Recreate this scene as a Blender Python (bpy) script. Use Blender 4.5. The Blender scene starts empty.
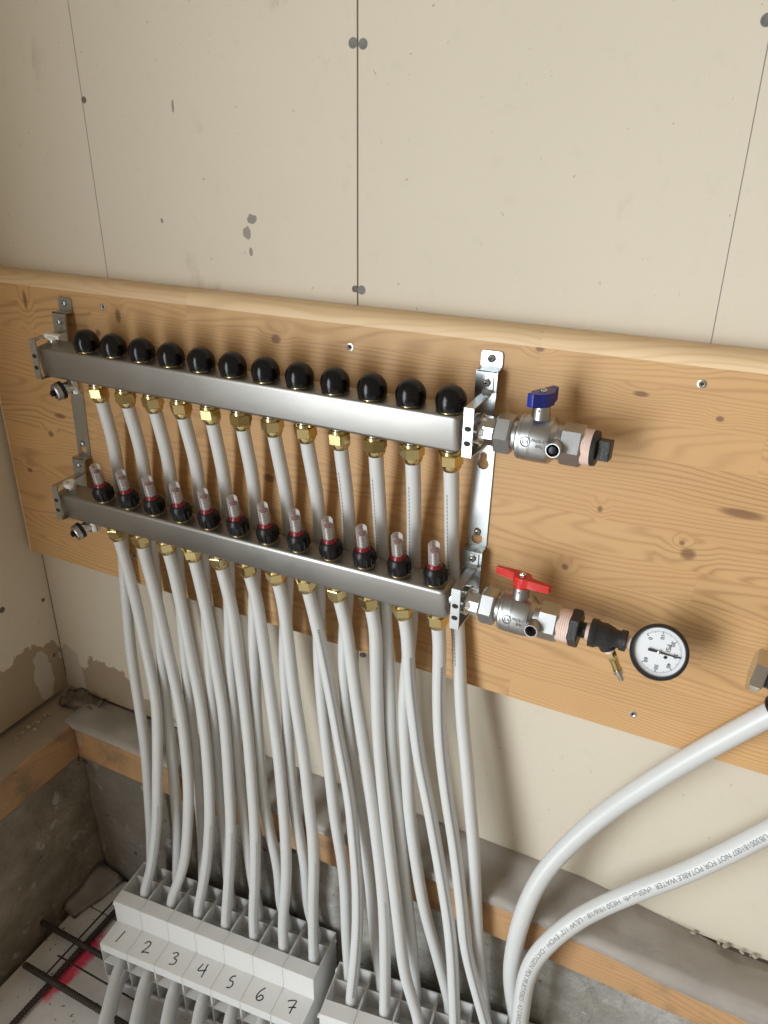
import bpy, bmesh, math, random
from mathutils import Vector, Matrix
random.seed(7)
S = bpy.context.scene
COL = S.collection

# ------------------------------------------------------------------ camera
# world axes: X to the right along the back wall, Y towards that wall, Z up; camera at the origin
FPX = 778.0
CX, CY = 384.0, 512.0
AX = Vector((0.89764562, 0.20031777, -0.39256228))   # world X seen in camera space (x right, y down, z forward)
AY = Vector((0.44049821, -0.37967266, 0.81351706))
AZ = Vector((0.01391676, -0.903173, -0.42905112))
cam_d = bpy.data.cameras.new('camera')
cam = bpy.data.objects.new('camera', cam_d)
COL.objects.link(cam)
right = Vector((AX.x, AY.x, AZ.x)); down = Vector((AX.y, AY.y, AZ.y)); fwd = Vector((AX.z, AY.z, AZ.z))
m = Matrix.Identity(4)
for i in range(3):
    m[i][0] = right[i]; m[i][1] = -down[i]; m[i][2] = -fwd[i]
cam.matrix_world = m
cam_d.sensor_fit = 'VERTICAL'; cam_d.sensor_height = 36.0
cam_d.lens = FPX * 36.0 / 1024.0
cam_d.clip_start = 0.01
S.camera = cam

# ------------------------------------------------------------------ light
w = bpy.data.worlds.new('room_light'); S.world = w; w.use_nodes = True
bg = w.node_tree.nodes['Background']
bg.inputs[0].default_value = (1.0, 0.83, 0.61, 1); bg.inputs[1].default_value = 0.31
def area(name, loc, rot, sx, sy, power, col):
    d = bpy.data.lights.new(name, 'AREA'); d.shape = 'RECTANGLE'; d.size = sx; d.size_y = sy
    d.energy = power; d.color = col
    o = bpy.data.objects.new(name, d); COL.objects.link(o); o.location = loc; o.rotation_euler = rot
    return o
# daylight through the open doorway in the left wall, beside the photographer
area('doorway_daylight', (-1.16, -1.55, -0.46), (0, math.radians(-90), 0), 2.0, 2.3, 139, (0.885, 0.955, 1.0))
S.view_settings.view_transform = 'Standard'; S.view_settings.look = 'None'
S.view_settings.gamma = 1; S.view_settings.use_curve_mapping = False
S.view_settings.exposure = 0.0

# ------------------------------------------------------------------ pixel helpers (directions only; depth comes from the planes things touch)
def ray(p):
    c = Vector((p[0]-CX, p[1]-CY, FPX))
    return Vector((AX.dot(c), AY.dot(c), AZ.dot(c)))
def on_y(p, y):
    d = ray(p); return d*(y/d.y)
def on_z(p, z):
    d = ray(p); return d*(z/d.z)

# ------------------------------------------------------------------ main planes (metres, camera height = 0)
FLOOR = -1.455
YW = 0.885          # back wall face
YB = 0.850          # wooden panel face
XL = -1.147         # left wall face
YBAR = 0.800        # axis plane of both manifolds
SILL_T, SILL_B, SILL_Y, SILL_X = -1.036, -1.120, 0.812, -1.061
CON_Y, CON_X = 0.832, -1.072

# ------------------------------------------------------------------ materials
def new_mat(name):
    mt = bpy.data.materials.new(name); mt.use_nodes = True
    nt = mt.node_tree; b = nt.nodes['Principled BSDF']
    return mt, nt, b
def simple(name, col, rough=0.5, metal=0.0, noise=0.0, nscale=30, bump=0.0, bscale=200, **kw):
    mt, nt, b = new_mat(name)
    b.inputs['Roughness'].default_value = rough; b.inputs['Metallic'].default_value = metal
    c4 = (*col, 1)
    b.inputs['Base Color'].default_value = c4
    tc = nt.nodes.new('ShaderNodeTexCoord')
    n = nt.nodes.new('ShaderNodeTexNoise'); n.inputs['Scale'].default_value = nscale; n.inputs['Detail'].default_value = 5
    nt.links.new(tc.outputs['Object'], n.inputs['Vector'])
    mx = nt.nodes.new('ShaderNodeMix'); mx.data_type = 'RGBA'
    lo = tuple(max(0, v*(1-noise)) for v in col); hi = tuple(min(1, v*(1+noise)) for v in col)
    mx.inputs['A'].default_value = (*lo, 1); mx.inputs['B'].default_value = (*hi, 1)
    nt.links.new(n.outputs['Fac'], mx.inputs['Factor']); nt.links.new(mx.outputs['Result'], b.inputs['Base Color'])
    if bump:
        n2 = nt.nodes.new('ShaderNodeTexNoise'); n2.inputs['Scale'].default_value = bscale; n2.inputs['Detail'].default_value = 6
        nt.links.new(tc.outputs['Object'], n2.inputs['Vector'])
        bp = nt.nodes.new('ShaderNodeBump'); bp.inputs['Strength'].default_value = bump; bp.inputs['Distance'].default_value = 0.004
        nt.links.new(n2.outputs['Fac'], bp.inputs['Height']); nt.links.new(bp.outputs['Normal'], b.inputs['Normal'])
    for k, v in kw.items():
        b.inputs[k.replace('_', ' ')].default_value = v
    return mt
class G:
    """small node-graph helper"""
    def __init__(s, nt): s.nt = nt
    def val(s, sock, v):
        if hasattr(v, 'links') or hasattr(v, 'is_output'): s.nt.links.new(v, sock)
        else: sock.default_value = v
    def math(s, op, a, b=0.0, clamp=False):
        n = s.nt.nodes.new('ShaderNodeMath'); n.operation = op; n.use_clamp = clamp
        s.val(n.inputs[0], a); s.val(n.inputs[1], b); return n.outputs[0]
    def noise(s, vec, scale, detail=4, rough=0.5):
        n = s.nt.nodes.new('ShaderNodeTexNoise'); n.inputs['Scale'].default_value = scale
        n.inputs['Detail'].default_value = detail; n.inputs['Roughness'].default_value = rough
        s.nt.links.new(vec, n.inputs['Vector']); return n.outputs['Fac']
    def mapping(s, vec, scale=(1,1,1), loc=(0,0,0)):
        n = s.nt.nodes.new('ShaderNodeMapping'); n.inputs['Scale'].default_value = scale; n.inputs['Location'].default_value = loc
        s.nt.links.new(vec, n.inputs['Vector']); return n.outputs[0]
    def mix(s, f, a, b):
        n = s.nt.nodes.new('ShaderNodeMix'); n.data_type = 'RGBA'
        s.val(n.inputs['Factor'], f)
        for k, v in (('A', a), ('B', b)):
            if isinstance(v, tuple): n.inputs[k].default_value = (*v[:3], 1)
            else: s.nt.links.new(v, n.inputs[k])
        return n.outputs['Result']
    def ramp(s, f, lo, hi):
        n = s.nt.nodes.new('ShaderNodeMapRange'); n.inputs['From Min'].default_value = lo; n.inputs['From Max'].default_value = hi
        n.interpolation_type = 'SMOOTHSTEP'; s.nt.links.new(f, n.inputs['Value']); return n.outputs[0]
    def sep(s, vec):
        n = s.nt.nodes.new('ShaderNodeSeparateXYZ'); s.nt.links.new(vec, n.inputs[0]); return n.outputs
    def ell(s, xyz, ax, c, r, warp=None, wamt=0.4):
        """1 inside an ellipse on two of the axes, noisy edge"""
        i, j = ax
        a = s.math('DIVIDE', s.math('SUBTRACT', xyz[i], c[0]), r[0]); b = s.math('DIVIDE', s.math('SUBTRACT', xyz[j], c[1]), r[1])
        d = s.math('ADD', s.math('MULTIPLY', a, a), s.math('MULTIPLY', b, b))
        if warp is not None: d = s.math('ADD', d, s.math('MULTIPLY', s.math('SUBTRACT', warp, 0.5), wamt*4))
        return d
    def bump(s, h, strength, dist=0.003):
        n = s.nt.nodes.new('ShaderNodeBump'); n.inputs['Strength'].default_value = strength; n.inputs['Distance'].default_value = dist
        s.nt.links.new(h, n.inputs['Height']); return n.outputs[0]
def coords(nt):
    t = nt.nodes.new('ShaderNodeTexCoord'); return t.outputs['Object']

def mat_wall(name, axes, blots, tears, base=(0.655, 0.585, 0.470)):
    mt, nt, b = new_mat(name); g = G(nt); v = coords(nt)
    big = g.noise(v, 2.2, 3); fine = g.noise(v, 45, 6, 0.6)
    c = g.mix(big, tuple(x*0.93 for x in base), tuple(min(1, x*1.07) for x in base))
    c = g.mix(g.math('MULTIPLY', g.ramp(fine, 0.55, 0.8), 0.35), c, tuple(x*0.84 for x in base))
    # small specks, smudges and scuffs of dirt
    sp = g.noise(v, 120, 2); c = g.mix(g.math('MULTIPLY', g.ramp(sp, 0.725, 0.785), 0.5), c, (0.20, 0.16, 0.12))
    sm = g.noise(g.mapping(v, (9, 9, 4)), 1.0, 5, 0.65); c = g.mix(g.math('MULTIPLY', g.ramp(sm, 0.63, 0.75), 0.42), c, (0.36, 0.30, 0.22))
    xyz = g.sep(v); wp = g.noise(v, 130, 3)
    for cc, rr, colr in blots:
        d = g.ell(xyz, axes, cc, rr, wp, 0.5)
        c = g.mix(g.math('SUBTRACT', 1.0, g.ramp(d, 0.8, 1.15)), c, colr)
    wt = g.noise(v, 28, 6, 0.6)
    for cc, rr, colr in tears:      # torn facing paper
        d = g.ell(xyz, axes, cc, rr, wt, 0.55)
        c = g.mix(g.math('SUBTRACT', 1.0, g.ramp(d, 0.92, 1.02)), c, colr)
    nt.links.new(c, b.inputs['Base Color']); b.inputs['Roughness'].default_value = 0.75
    nt.links.new(g.bump(g.math('ADD', fine, g.math('MULTIPLY', big, 2)), 0.12, 0.002), b.inputs['Normal'])
    return mt

def mat_wood(name, knots=(), light=(0.56, 0.345, 0.165), dark=(0.37, 0.195, 0.08), gscale=1.0, axis=0, dirt=0.0):
    mt, nt, b = new_mat(name); g = G(nt); v = coords(nt)
    oi = nt.nodes.new('ShaderNodeObjectInfo'); rnd = oi.outputs['Random']
    off = nt.nodes.new('ShaderNodeCombineXYZ')
    nt.links.new(g.math('MULTIPLY', rnd, 7.0), off.inputs[0]); nt.links.new(g.math('MULTIPLY', rnd, 3.1), off.inputs[2])
    add = nt.nodes.new('ShaderNodeVectorMath'); nt.links.new(v, add.inputs[0]); nt.links.new(off.outputs[0], add.inputs[1])
    sc = [1, 1, 1]
    for k in range(3): sc[k] = 1.6*gscale if k == axis else 9.0*gscale
    vv = g.mapping(add.outputs[0], tuple(sc))
    xyz = g.sep(v)
    field = g.math('MULTIPLY', g.noise(vv, 1.0, 2, 0.4), 0.16)
    cross = xyz[2]
    field = g.math('ADD', field, g.math('MULTIPLY', cross, g.math('ADD', 0.35, g.math('MULTIPLY', rnd, 0.9))))
    field = g.math('ADD', field, g.math('MULTIPLY', g.noise(g.mapping(add.outputs[0], (6, 40, 40)), 1.0, 3), 0.006))
    kn = None
    for (x, z, rx, rz) in knots:
        d = g.ell(xyz, (0, 2), (x, z), (rx, rz))
        h = g.math('SUBTRACT', 1.0, g.ramp(d, 0.0, 22.0)); field = g.math('ADD', field, g.math('MULTIPLY', h, 0.006))
        kk = g.math('SUBTRACT', 1.0, g.ramp(d, 0.2, 1.8)); kn = kk if kn is None else g.math('MAXIMUM', kn, kk)
    rings = g.math('SINE', g.math('MULTIPLY', field, 980.0))
    rings = g.math('ADD', g.math('MULTIPLY', rings, 0.5), 0.5)
    rings = g.math('POWER', rings, 3.0)
    amp = g.ramp(g.noise(g.mapping(add.outputs[0], (2.5, 14, 14)), 1.0, 3), 0.25, 0.7)
    rings = g.math('MULTIPLY', rings, g.math('ADD', 0.35, g.math('MULTIPLY', amp, 0.65)))
    fib = g.noise(g.mapping(add.outputs[0], tuple(18 if k == axis else 420 for k in range(3))), 1.0, 4)
    tone = g.noise(add.outputs[0], 5.0, 3)
    c = g.mix(g.math('MULTIPLY', rings, 0.68), light, dark)
    c = g.mix(g.math('MULTIPLY', fib, 0.22), c, dark)
    c = g.mix(g.math('MULTIPLY', g.ramp(tone, 0.35, 0.75), 0.25), c, tuple(x*1.2 for x in light))
    c = g.mix(g.math('MULTIPLY', rnd, 0.34), c, tuple(min(1, x*1.10) for x in (light[0], light[1]*0.95, light[2]*0.90)))
    rn2 = g.math('FRACT', g.math('MULTIPLY', rnd, 13.7)); c = g.mix(g.math('MULTIPLY', rn2, 0.22), c, (0.40, 0.20, 0.075))
    if kn is not None: c = g.mix(g.math('MULTIPLY', kn, 0.8), c, (0.17, 0.075, 0.03))
    if dirt:
        dn = g.noise(v, 14, 6, 0.65); c = g.mix(g.math('MULTIPLY', g.ramp(dn, 0.45, 0.7), dirt), c, (0.17, 0.12, 0.075))
        pn = g.noise(v, 9, 5, 0.6); c = g.mix(g.math('MULTIPLY', g.ramp(pn, 0.62, 0.70), dirt), c, (0.55, 0.50, 0.42))
    if dirt:      # settled building dust on the upper face
        ge = nt.nodes.new('ShaderNodeNewGeometry'); nz = g.sep(ge.outputs['Normal'])[2]
        c = g.mix(g.math('MULTIPLY', g.ramp(nz, 0.6, 0.9), 0.8), c, (0.36, 0.31, 0.25))
    nt.links.new(c, b.inputs['Base Color']); b.inputs['Roughness'].default_value = 0.55
    nt.links.new(g.bump(g.math('ADD', rings, fib), 0.06, 0.001), b.inputs['Normal'])
    return mt

def mat_concrete(name, lo=(0.26, 0.245, 0.215), hi=(0.50, 0.485, 0.45), grime=(0.25, 0.225, 0.175), mud=None):
    mt, nt, b = new_mat(name); g = G(nt); v = coords(nt)
    a = g.noise(v, 7, 6, 0.65); f = g.noise(v, 60, 6, 0.7); s = g.noise(g.mapping(v, (3, 3, 22)), 1.0, 4)
    c = g.mix(g.ramp(a, 0.3, 0.7), lo, hi)
    c = g.mix(g.math('MULTIPLY', g.ramp(f, 0.5, 0.75), 0.5), c, (0.12, 0.105, 0.08))
    c = g.mix(g.math('MULTIPLY', g.ramp(s, 0.45, 0.7), 0.4), c, grime)
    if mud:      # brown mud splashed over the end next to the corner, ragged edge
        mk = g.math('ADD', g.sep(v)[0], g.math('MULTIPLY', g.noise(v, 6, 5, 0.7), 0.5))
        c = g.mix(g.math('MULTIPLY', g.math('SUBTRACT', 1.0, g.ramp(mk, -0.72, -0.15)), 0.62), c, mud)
    p = g.noise(v, 26, 2); pit = g.ramp(p, 0.70, 0.74)
    c = g.mix(g.math('MULTIPLY', pit, 0.7), c, (0.09, 0.08, 0.06))
    w2 = g.noise(v, 35, 4); c = g.mix(g.math('MULTIPLY', g.ramp(w2, 0.62, 0.72), 0.45), c, (0.60, 0.585, 0.54))
    nt.links.new(c, b.inputs['Base Color']); b.inputs['Roughness'].default_value = 0.9
    h = g.math('SUBTRACT', g.math('ADD', g.math('MULTIPLY', a, 2.0), f), g.math('MULTIPLY', pit, 1.5))
    nt.links.new(g.bump(h, 0.8, 0.008), b.inputs['Normal'])
    return mt

def mat_floor(name):
    mt, nt, b = new_mat(name); g = G(nt); v = coords(nt); xyz = g.sep(v)
    f = g.noise(v, 40, 5, 0.6); sp = g.noise(v, 95, 2)
    c = g.mix(f, (0.62, 0.59, 0.56), (0.76, 0.73, 0.70))
    c = g.mix(g.math('MULTIPLY', g.ramp(sp, 0.68, 0.74), 0.8), c, (0.09, 0.075, 0.06))
    wv = g.noise(v, 38, 5, 0.6)
    d = g.ell(xyz, (0, 1), (-0.958, 0.635), (0.021, 0.078), wv, 0.7)
    c = g.mix(g.math('MULTIPLY', g.math('SUBTRACT', 1.0, g.ramp(d, 0.2, 1.5)), 0.95), c, (0.86, 0.045, 0.13))
    nt.links.new(c, b.inputs['Base Color']); b.inputs['Roughness'].default_value = 0.85
    nt.links.new(g.bump(f, 0.3, 0.002), b.inputs['Normal'])
    return mt

def mat_metal(name, col, rough, stretch=(1, 1, 1), scale=60, amt=0.12, bump=0.05):
    mt, nt, b = new_mat(name); g = G(nt); v = coords(nt)
    n = g.noise(g.mapping(v, stretch), scale, 5, 0.6)
    c = g.mix(n, tuple(x*(1-amt) for x in col), tuple(min(1, x*(1+amt)) for x in col))
    nt.links.new(c, b.inputs['Base Color']); b.inputs['Metallic'].default_value = 1.0
    blot = g.noise(v, 18, 3)
    r = g.math('ADD', rough-0.06, g.math('MULTIPLY', blot, 0.12)); nt.links.new(r, b.inputs['Roughness'])
    if bump: nt.links.new(g.bump(n, bump, 0.001), b.inputs['Normal'])
    return mt

# ------------------------------------------------------------------ mesh helpers
def finish(name, bm, mat, smooth=None):
    bmesh.ops.recalc_face_normals(bm, faces=bm.faces[:])
    me = bpy.data.meshes.new(name); bm.to_mesh(me); bm.free()
    if mat: me.materials.append(mat)
    if smooth:
        me.polygons.foreach_set('use_smooth', [True]*len(me.polygons))
        if smooth is not True: me.set_sharp_from_angle(angle=math.radians(smooth))
    return me
def wloc(o):
    return o['_w'] if False else WORLD[o.name]
WORLD = {}
def thing(name, loc, label, cat, group=None):
    o = bpy.data.objects.new(name, None); COL.objects.link(o); o.location = loc; o.empty_display_size = 0.02
    WORLD[o.name] = Vector(loc); o['label'] = label; o['category'] = cat
    if group: o['group'] = group
    return o
def part(name, me, parent=None, loc=None, rot=None, label=None):
    """me with world-coordinate vertices if loc is None, else a mesh round its own origin put at world point loc"""
    o = bpy.data.objects.new(name, me); COL.objects.link(o)
    if parent is not None:
        o.parent = parent; pw = WORLD[parent.name]
    else: pw = Vector((0, 0, 0))
    wl = Vector(loc) if loc is not None else Vector((0, 0, 0))
    o.location = wl - pw
    WORLD[o.name] = wl
    if rot: o.rotation_euler = rot
    if label: o['label'] = label
    return o
def tag(o, label, cat, group=None):
    o['label'] = label; o['category'] = cat
    if group: o['group'] = group
    return o
def structure(o): o['kind'] = 'structure'; return o

def box(bm, lo, hi, bev=0.0, seg=2):
    lo = Vector(lo); hi = Vector(hi)
    r = bmesh.ops.create_cube(bm, size=1.0)
    vs = r['verts']
    bmesh.ops.scale(bm, vec=hi-lo, verts=vs); bmesh.ops.translate(bm, vec=(lo+hi)/2, verts=vs)
    if bev:
        es = list({e for v in vs for e in v.link_edges})
        bmesh.ops.bevel(bm, geom=es, offset=bev, segments=seg, profile=0.5, affect='EDGES')
    return vs
def basis(axis):
    a = Vector(axis).normalized(); t = Vector((0, 0, 1)) if abs(a.z) < 0.9 else Vector((1, 0, 0))
    u = t.cross(a).normalized(); v = a.cross(u); return a, u, v
def lathe(bm, prof, origin=(0, 0, 0), axis=(0, 0, 1), n=24, cap=True, phase=0.0):
    """prof: list of (distance along axis, radius)"""
    a, u, v = basis(axis); O = Vector(origin); rings = []
    for h, r in prof:
        if r < 1e-6: rings.append([bm.verts.new(O+a*h)]); continue
        rings.append([bm.verts.new(O+a*h+(u*math.cos(phase+2*math.pi*k/n)+v*math.sin(phase+2*math.pi*k/n))*r) for k in range(n)])
    for A, B in zip(rings, rings[1:]):
        for k in range(n):
            k2 = (k+1) % n
            if len(A) == 1 and len(B) == 1: continue
            if len(A) == 1: bm.faces.new((A[0], B[k], B[k2]))
            elif len(B) == 1: bm.faces.new((A[k], A[k2], B[0]))
            else: bm.faces.new((A[k], A[k2], B[k2], B[k]))
    if cap:
        for R in (rings[0], rings[-1]):
            if len(R) > 2: bm.faces.new(R)
    return rings
def hexa(bm, h0, h1, af, origin, axis, cham=0.0015, phase=math.pi/6, n=6):
    """hexagonal prism, af = across flats, chamfered corners"""
    r = af/2/math.cos(math.pi/n)
    a, u, v = basis(axis); O = Vector(origin)
    def ring(h, rr): return [bm.verts.new(O+a*h+(u*math.cos(phase+2*math.pi*k/n)+v*math.sin(phase+2*math.pi*k/n))*rr) for k in range(n)]
    rs = [ring(h0, r*0.93), ring(h0+cham, r), ring(h1-cham, r), ring(h1, r*0.93)]
    for A, B in zip(rs, rs[1:]):
        for k in range(n): bm.faces.new((A[k], A[(k+1) % n], B[(k+1) % n], B[k]))
    bm.faces.new(rs[0]); bm.faces.new(rs[-1])
def catmull(pts, step=0.012):
    P = [2*pts[0]-pts[1]]+list(pts)+[2*pts[-1]-pts[-2]]; out = []
    for i in range(1, len(P)-2):
        p0, p1, p2, p3 = P[i-1], P[i], P[i+1], P[i+2]
        n = max(1, int((p2-p1).length/step))
        for k in range(n):
            t = k/n
            out.append(0.5*((2*p1)+(p2-p0)*t+(2*p0-5*p1+4*p2-p3)*t*t+(3*p1-p0-3*p2+p3)*t**3))
    out.append(P[-2].copy()); return out
def smooth_path(path, it=6):
    for _ in range(it):
        q = [path[0]]+[(path[i-1]+path[i]*2+path[i+1])/4 for i in range(1, len(path)-1)]+[path[-1]]
        path = q
    return path
def tube(bm, path, r, n=14, caps=True, hollow=False):
    rings = []; T0 = (path[1]-path[0]).normalized(); _, u, v = basis(T0)
    prev = T0
    for i, p in enumerate(path):
        T = (path[min(i+1, len(path)-1)]-path[max(i-1, 0)]).normalized()
        q = prev.rotation_difference(T); u = q @ u; v = q @ v; prev = T
        rr = r(i/(len(path)-1)) if callable(r) else r
        rings.append([bm.verts.new(p+(u*math.cos(2*math.pi*k/n)+v*math.sin(2*math.pi*k/n))*rr) for k in range(n)])
    for A, B in zip(rings, rings[1:]):
        for k in range(n): bm.faces.new((A[k], A[(k+1) % n], B[(k+1) % n], B[k]))
    if caps: bm.faces.new(rings[0]); bm.faces.new(rings[-1])
DG = None
def curve_mesh(cu):
    """mesh from a temporary curve datablock"""
    o = bpy.data.objects.new('tmp_curve', cu); COL.objects.link(o)
    bpy.context.view_layer.update()
    me = bpy.data.meshes.new_from_object(o.evaluated_get(bpy.context.evaluated_depsgraph_get()))
    bpy.data.objects.remove(o); bpy.data.curves.remove(cu); return me
def plate(loops, thick, mat, bev=0.0, name='plate'):
    """flat plate in XY with holes: loops of 2D points; centred on z=0"""
    cu = bpy.data.curves.new('tmp', 'CURVE'); cu.dimensions = '2D'; cu.fill_mode = 'BOTH'; cu.extrude = thick/2; cu.bevel_depth = bev
    for L in loops:
        sp = cu.splines.new('POLY'); sp.points.add(len(L)-1)
        for q, p in zip(sp.points, L): q.co = (p[0], p[1], 0, 1)
        sp.use_cyclic_u = True
    me = curve_mesh(cu); me.name = name; me.materials.clear(); me.materials.append(mat); return me
def circle2(c, r, n=20): return [(c[0]+r*math.cos(2*math.pi*k/n), c[1]+r*math.sin(2*math.pi*k/n)) for k in range(n)]
def rrect(x0, y0, x1, y1, r, n=4):
    out = []
    for (cx, cy, a0) in ((x1-r, y1-r, 0), (x0+r, y1-r, 90), (x0+r, y0+r, 180), (x1-r, y0+r, 270)):
        for k in range(n+1):
            a = math.radians(a0+90*k/n); out.append((cx+r*math.cos(a), cy+r*math.sin(a)))
    return out
def text_mesh(txt, size, mat, extr=0.0002, name='lettering'):
    cu = bpy.data.curves.new('tmp', 'FONT'); cu.body = txt; cu.size = size; cu.align_x = 'CENTER'; cu.align_y = 'CENTER'; cu.extrude = extr
    me = curve_mesh(cu); me.name = name; me.materials.clear(); me.materials.append(mat); return me
def xform(me, M): me.transform(M); return me
def frame(o, x, y, z):
    """matrix with the given axes"""
    M = Matrix.Identity(4)
    for i in range(3): M[i][0] = x[i]; M[i][1] = y[i]; M[i][2] = z[i]; M[i][3] = o[i]
    return M
def strokes(lines, r, mat, name, M):
    bm = bmesh.new()
    for L in lines:
        pts = [Vector((x, y, 0)) for x, y in L]
        pts = catmull(pts, 0.0015) if len(pts) > 2 else pts
        tube(bm, pts, r, 6)
    bmesh.ops.scale(bm, vec=(1, 1, 0.3), verts=bm.verts[:])
    me = finish(name, bm, mat, True); me.transform(M); return me

# ------------------------------------------------------------------ material set
def W(x, z): return (x, z)
M_wall_back = mat_wall('gypsum_sheathing', (0, 2),
    [((-0.6226, -0.0916), (0.0075, 0.0060), (0.27, 0.24, 0.20)), ((-0.6317, -0.1092), (0.0060, 0.0085), (0.30, 0.27, 0.22)),
     ((-0.6271, -0.1326), (0.003, 0.005), (0.30, 0.26, 0.21)), ((-0.7717, -0.1015), (0.0022, 0.0035), (0.30, 0.24, 0.18)),
     ((-0.735, 0.038), (0.0018, 0.0075), (0.30, 0.25, 0.19))],
    [((-1.03, -1.00), (0.082, 0.075), (0.36, 0.28, 0.19)), ((-1.125, -0.99), (0.03, 0.07), (0.50, 0.44, 0.37)), ((-0.92, -1.01), (0.06, 0.03), (0.38, 0.30, 0.21))])
M_wall_left = mat_wall('gypsum_sheathing_side', (1, 2),
    [((0.868, -1.0), (0.014, 0.05), (0.10, 0.07, 0.05)), ((0.78, -0.78), (0.006, 0.006), (0.12, 0.09, 0.06))],
    [((0.80, -1.0), (0.10, 0.115), (0.36, 0.28, 0.19)), ((0.835, -0.97), (0.022, 0.06), (0.50, 0.45, 0.38))])
M_pencil = simple('pencil_graphite', (0.22, 0.20, 0.17), 0.7, noise=0.2)
M_gap = simple('sheathing_core', (0.16, 0.13, 0.10), 0.9, noise=0.3)
kn_px = [(25, 300, .004, .014), (118, 316, .005, .010), (51, 434, .006, .005), (276, 339, .007, .006), (269, 478, .009, .006),
         (641, 394, .008, .003), (688, 554, .008, .007), (600, 509, .003, .004), (682, 543, .003, .003), (720, 419, .004, .003),
         (565, 567, .004, .004), (742, 514, .022, .005), (98, 333, .005, .005), (540, 349, .005, .003), (60, 416, .012, .004), (30, 470, .006, .004),
         (150, 560, .008, .006), (232, 600, .008, .008), (640, 350, .006, .004), (695, 362, .008, .004)]
knots = []
for (x, y, rx, rz) in kn_px:
    q = on_y((x, y), YB); knots.append((q.x+0.4, q.z+0.686, rx, rz))       # panel-local coordinates
M_wood = mat_wood('glued_pine', knots, light=(0.610, 0.372, 0.165), dark=(0.30, 0.140, 0.046))
M_wood_edge = mat_wood('pale_pine_edge', (), light=(0.80, 0.60, 0.37), dark=(0.56, 0.35, 0.17))  # paler pine tone for the panel's rounded top and left edges
M_sill = mat_wood('sill_timber', (), light=(0.50, 0.30, 0.145), dark=(0.25, 0.13, 0.055), dirt=0.75)
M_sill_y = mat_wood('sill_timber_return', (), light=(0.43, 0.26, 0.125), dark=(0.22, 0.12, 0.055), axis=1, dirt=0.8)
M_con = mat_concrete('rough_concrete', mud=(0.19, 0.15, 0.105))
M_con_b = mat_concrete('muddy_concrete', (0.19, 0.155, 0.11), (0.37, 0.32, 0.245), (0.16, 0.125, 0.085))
M_floor = mat_floor('foam_board')
M_poly = simple('dusty_polythene', (0.66, 0.61, 0.55), 0.28, noise=0.22, nscale=16, bump=0.25, bscale=50)
M_scrap = simple('muddy_polythene', (0.34, 0.28, 0.215), 0.45, noise=0.3, nscale=40, bump=0.3, bscale=60)
M_steel = mat_metal('brushed_stainless', (0.370, 0.358, 0.338), 0.39, (0.5, 30, 30), 40, 0.08, 0.04)
M_zinc = mat_metal('zinc_plate', (0.50, 0.525, 0.535), 0.30, scale=25, amt=0.10, bump=0.02)
M_nickel = mat_metal('sandblasted_nickel', (0.46, 0.46, 0.46), 0.36, scale=300, amt=0.06, bump=0.05)
M_chrome = mat_metal('chromed_brass', (0.62, 0.61, 0.59), 0.20, scale=30, amt=0.06, bump=0.0)
M_brass = mat_metal('yellow_brass', (0.62, 0.50, 0.24), 0.22, scale=40, amt=0.10, bump=0.03)
M_black = simple('glossy_black_plastic', (0.006, 0.006, 0.007), 0.18, noise=0.2, Specular_IOR_Level=0.32)
M_blackm = simple('satin_black_plastic', (0.009, 0.009, 0.010), 0.34, noise=0.2, Specular_IOR_Level=0.35)
M_iron = simple('black_malleable_iron', (0.035, 0.034, 0.034), 0.42, metal=0.35, noise=0.3, bump=0.15, bscale=400)
M_pex = simple('white_pex', (0.645, 0.65, 0.64), 0.34, noise=0.03, nscale=12, Subsurface_Weight=0.25, Subsurface_Scale=0.006)
M_pex.node_tree.nodes['Principled BSDF'].inputs['Subsurface Radius'].default_value = (1, 1, 1)
M_unit = simple('white_moulded_plastic', (0.97, 0.965, 0.945), 0.42, noise=0.04, nscale=25)
_nt = M_unit.node_tree; _p = _nt.nodes['Principled BSDF']; _o = _nt.nodes['Material Output']
_tr = _nt.nodes.new('ShaderNodeBsdfTranslucent'); _tr.inputs[0].default_value = (0.9, 0.89, 0.86, 1)
_ms = _nt.nodes.new('ShaderNodeMixShader'); _ms.inputs[0].default_value = 0.22
_nt.links.new(_p.outputs[0], _ms.inputs[1]); _nt.links.new(_tr.outputs[0], _ms.inputs[2]); _nt.links.new(_ms.outputs[0], _o.inputs[0])
M_whitecap = simple('white_cap_plastic', (0.72, 0.69, 0.63), 0.4, noise=0.1)
M_printlt = simple('faded_print_ink', (0.42, 0.43, 0.45), 0.6, noise=0.1)
M_print = simple('grey_print_ink', (0.20, 0.205, 0.22), 0.6, noise=0.1)
M_ink = simple('black_marker_ink', (0.006, 0.006, 0.007), 0.5, noise=0.1)
M_tape = simple('pink_thread_tape', (0.80, 0.60, 0.52), 0.65, noise=0.12, nscale=200, bump=0.06, bscale=500)
M_blue = simple('blue_enamel', (0.012, 0.028, 0.27), 0.3, noise=0.1)
M_red = simple('red_enamel', (0.58, 0.022, 0.016), 0.3, noise=0.08)
M_redc = simple('red_translucent_plastic', (0.20, 0.007, 0.009), 0.25, noise=0.1)
M_dial = simple('white_dial', (0.80, 0.82, 0.84), 0.35, noise=0.02)
M_cast = simple('shadowed_casting', (0.15, 0.15, 0.15), 0.6, noise=0.1)
M_hole = simple('dark_bore', (0.012, 0.011, 0.010), 0.7, noise=0.2)
M_rebar = simple('rusty_rebar', (0.060, 0.045, 0.034), 0.75, metal=0.3, noise=0.4, nscale=120, bump=0.3)
M_screw = mat_metal('zinc_screw', (0.55, 0.56, 0.57), 0.3, scale=100)
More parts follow.
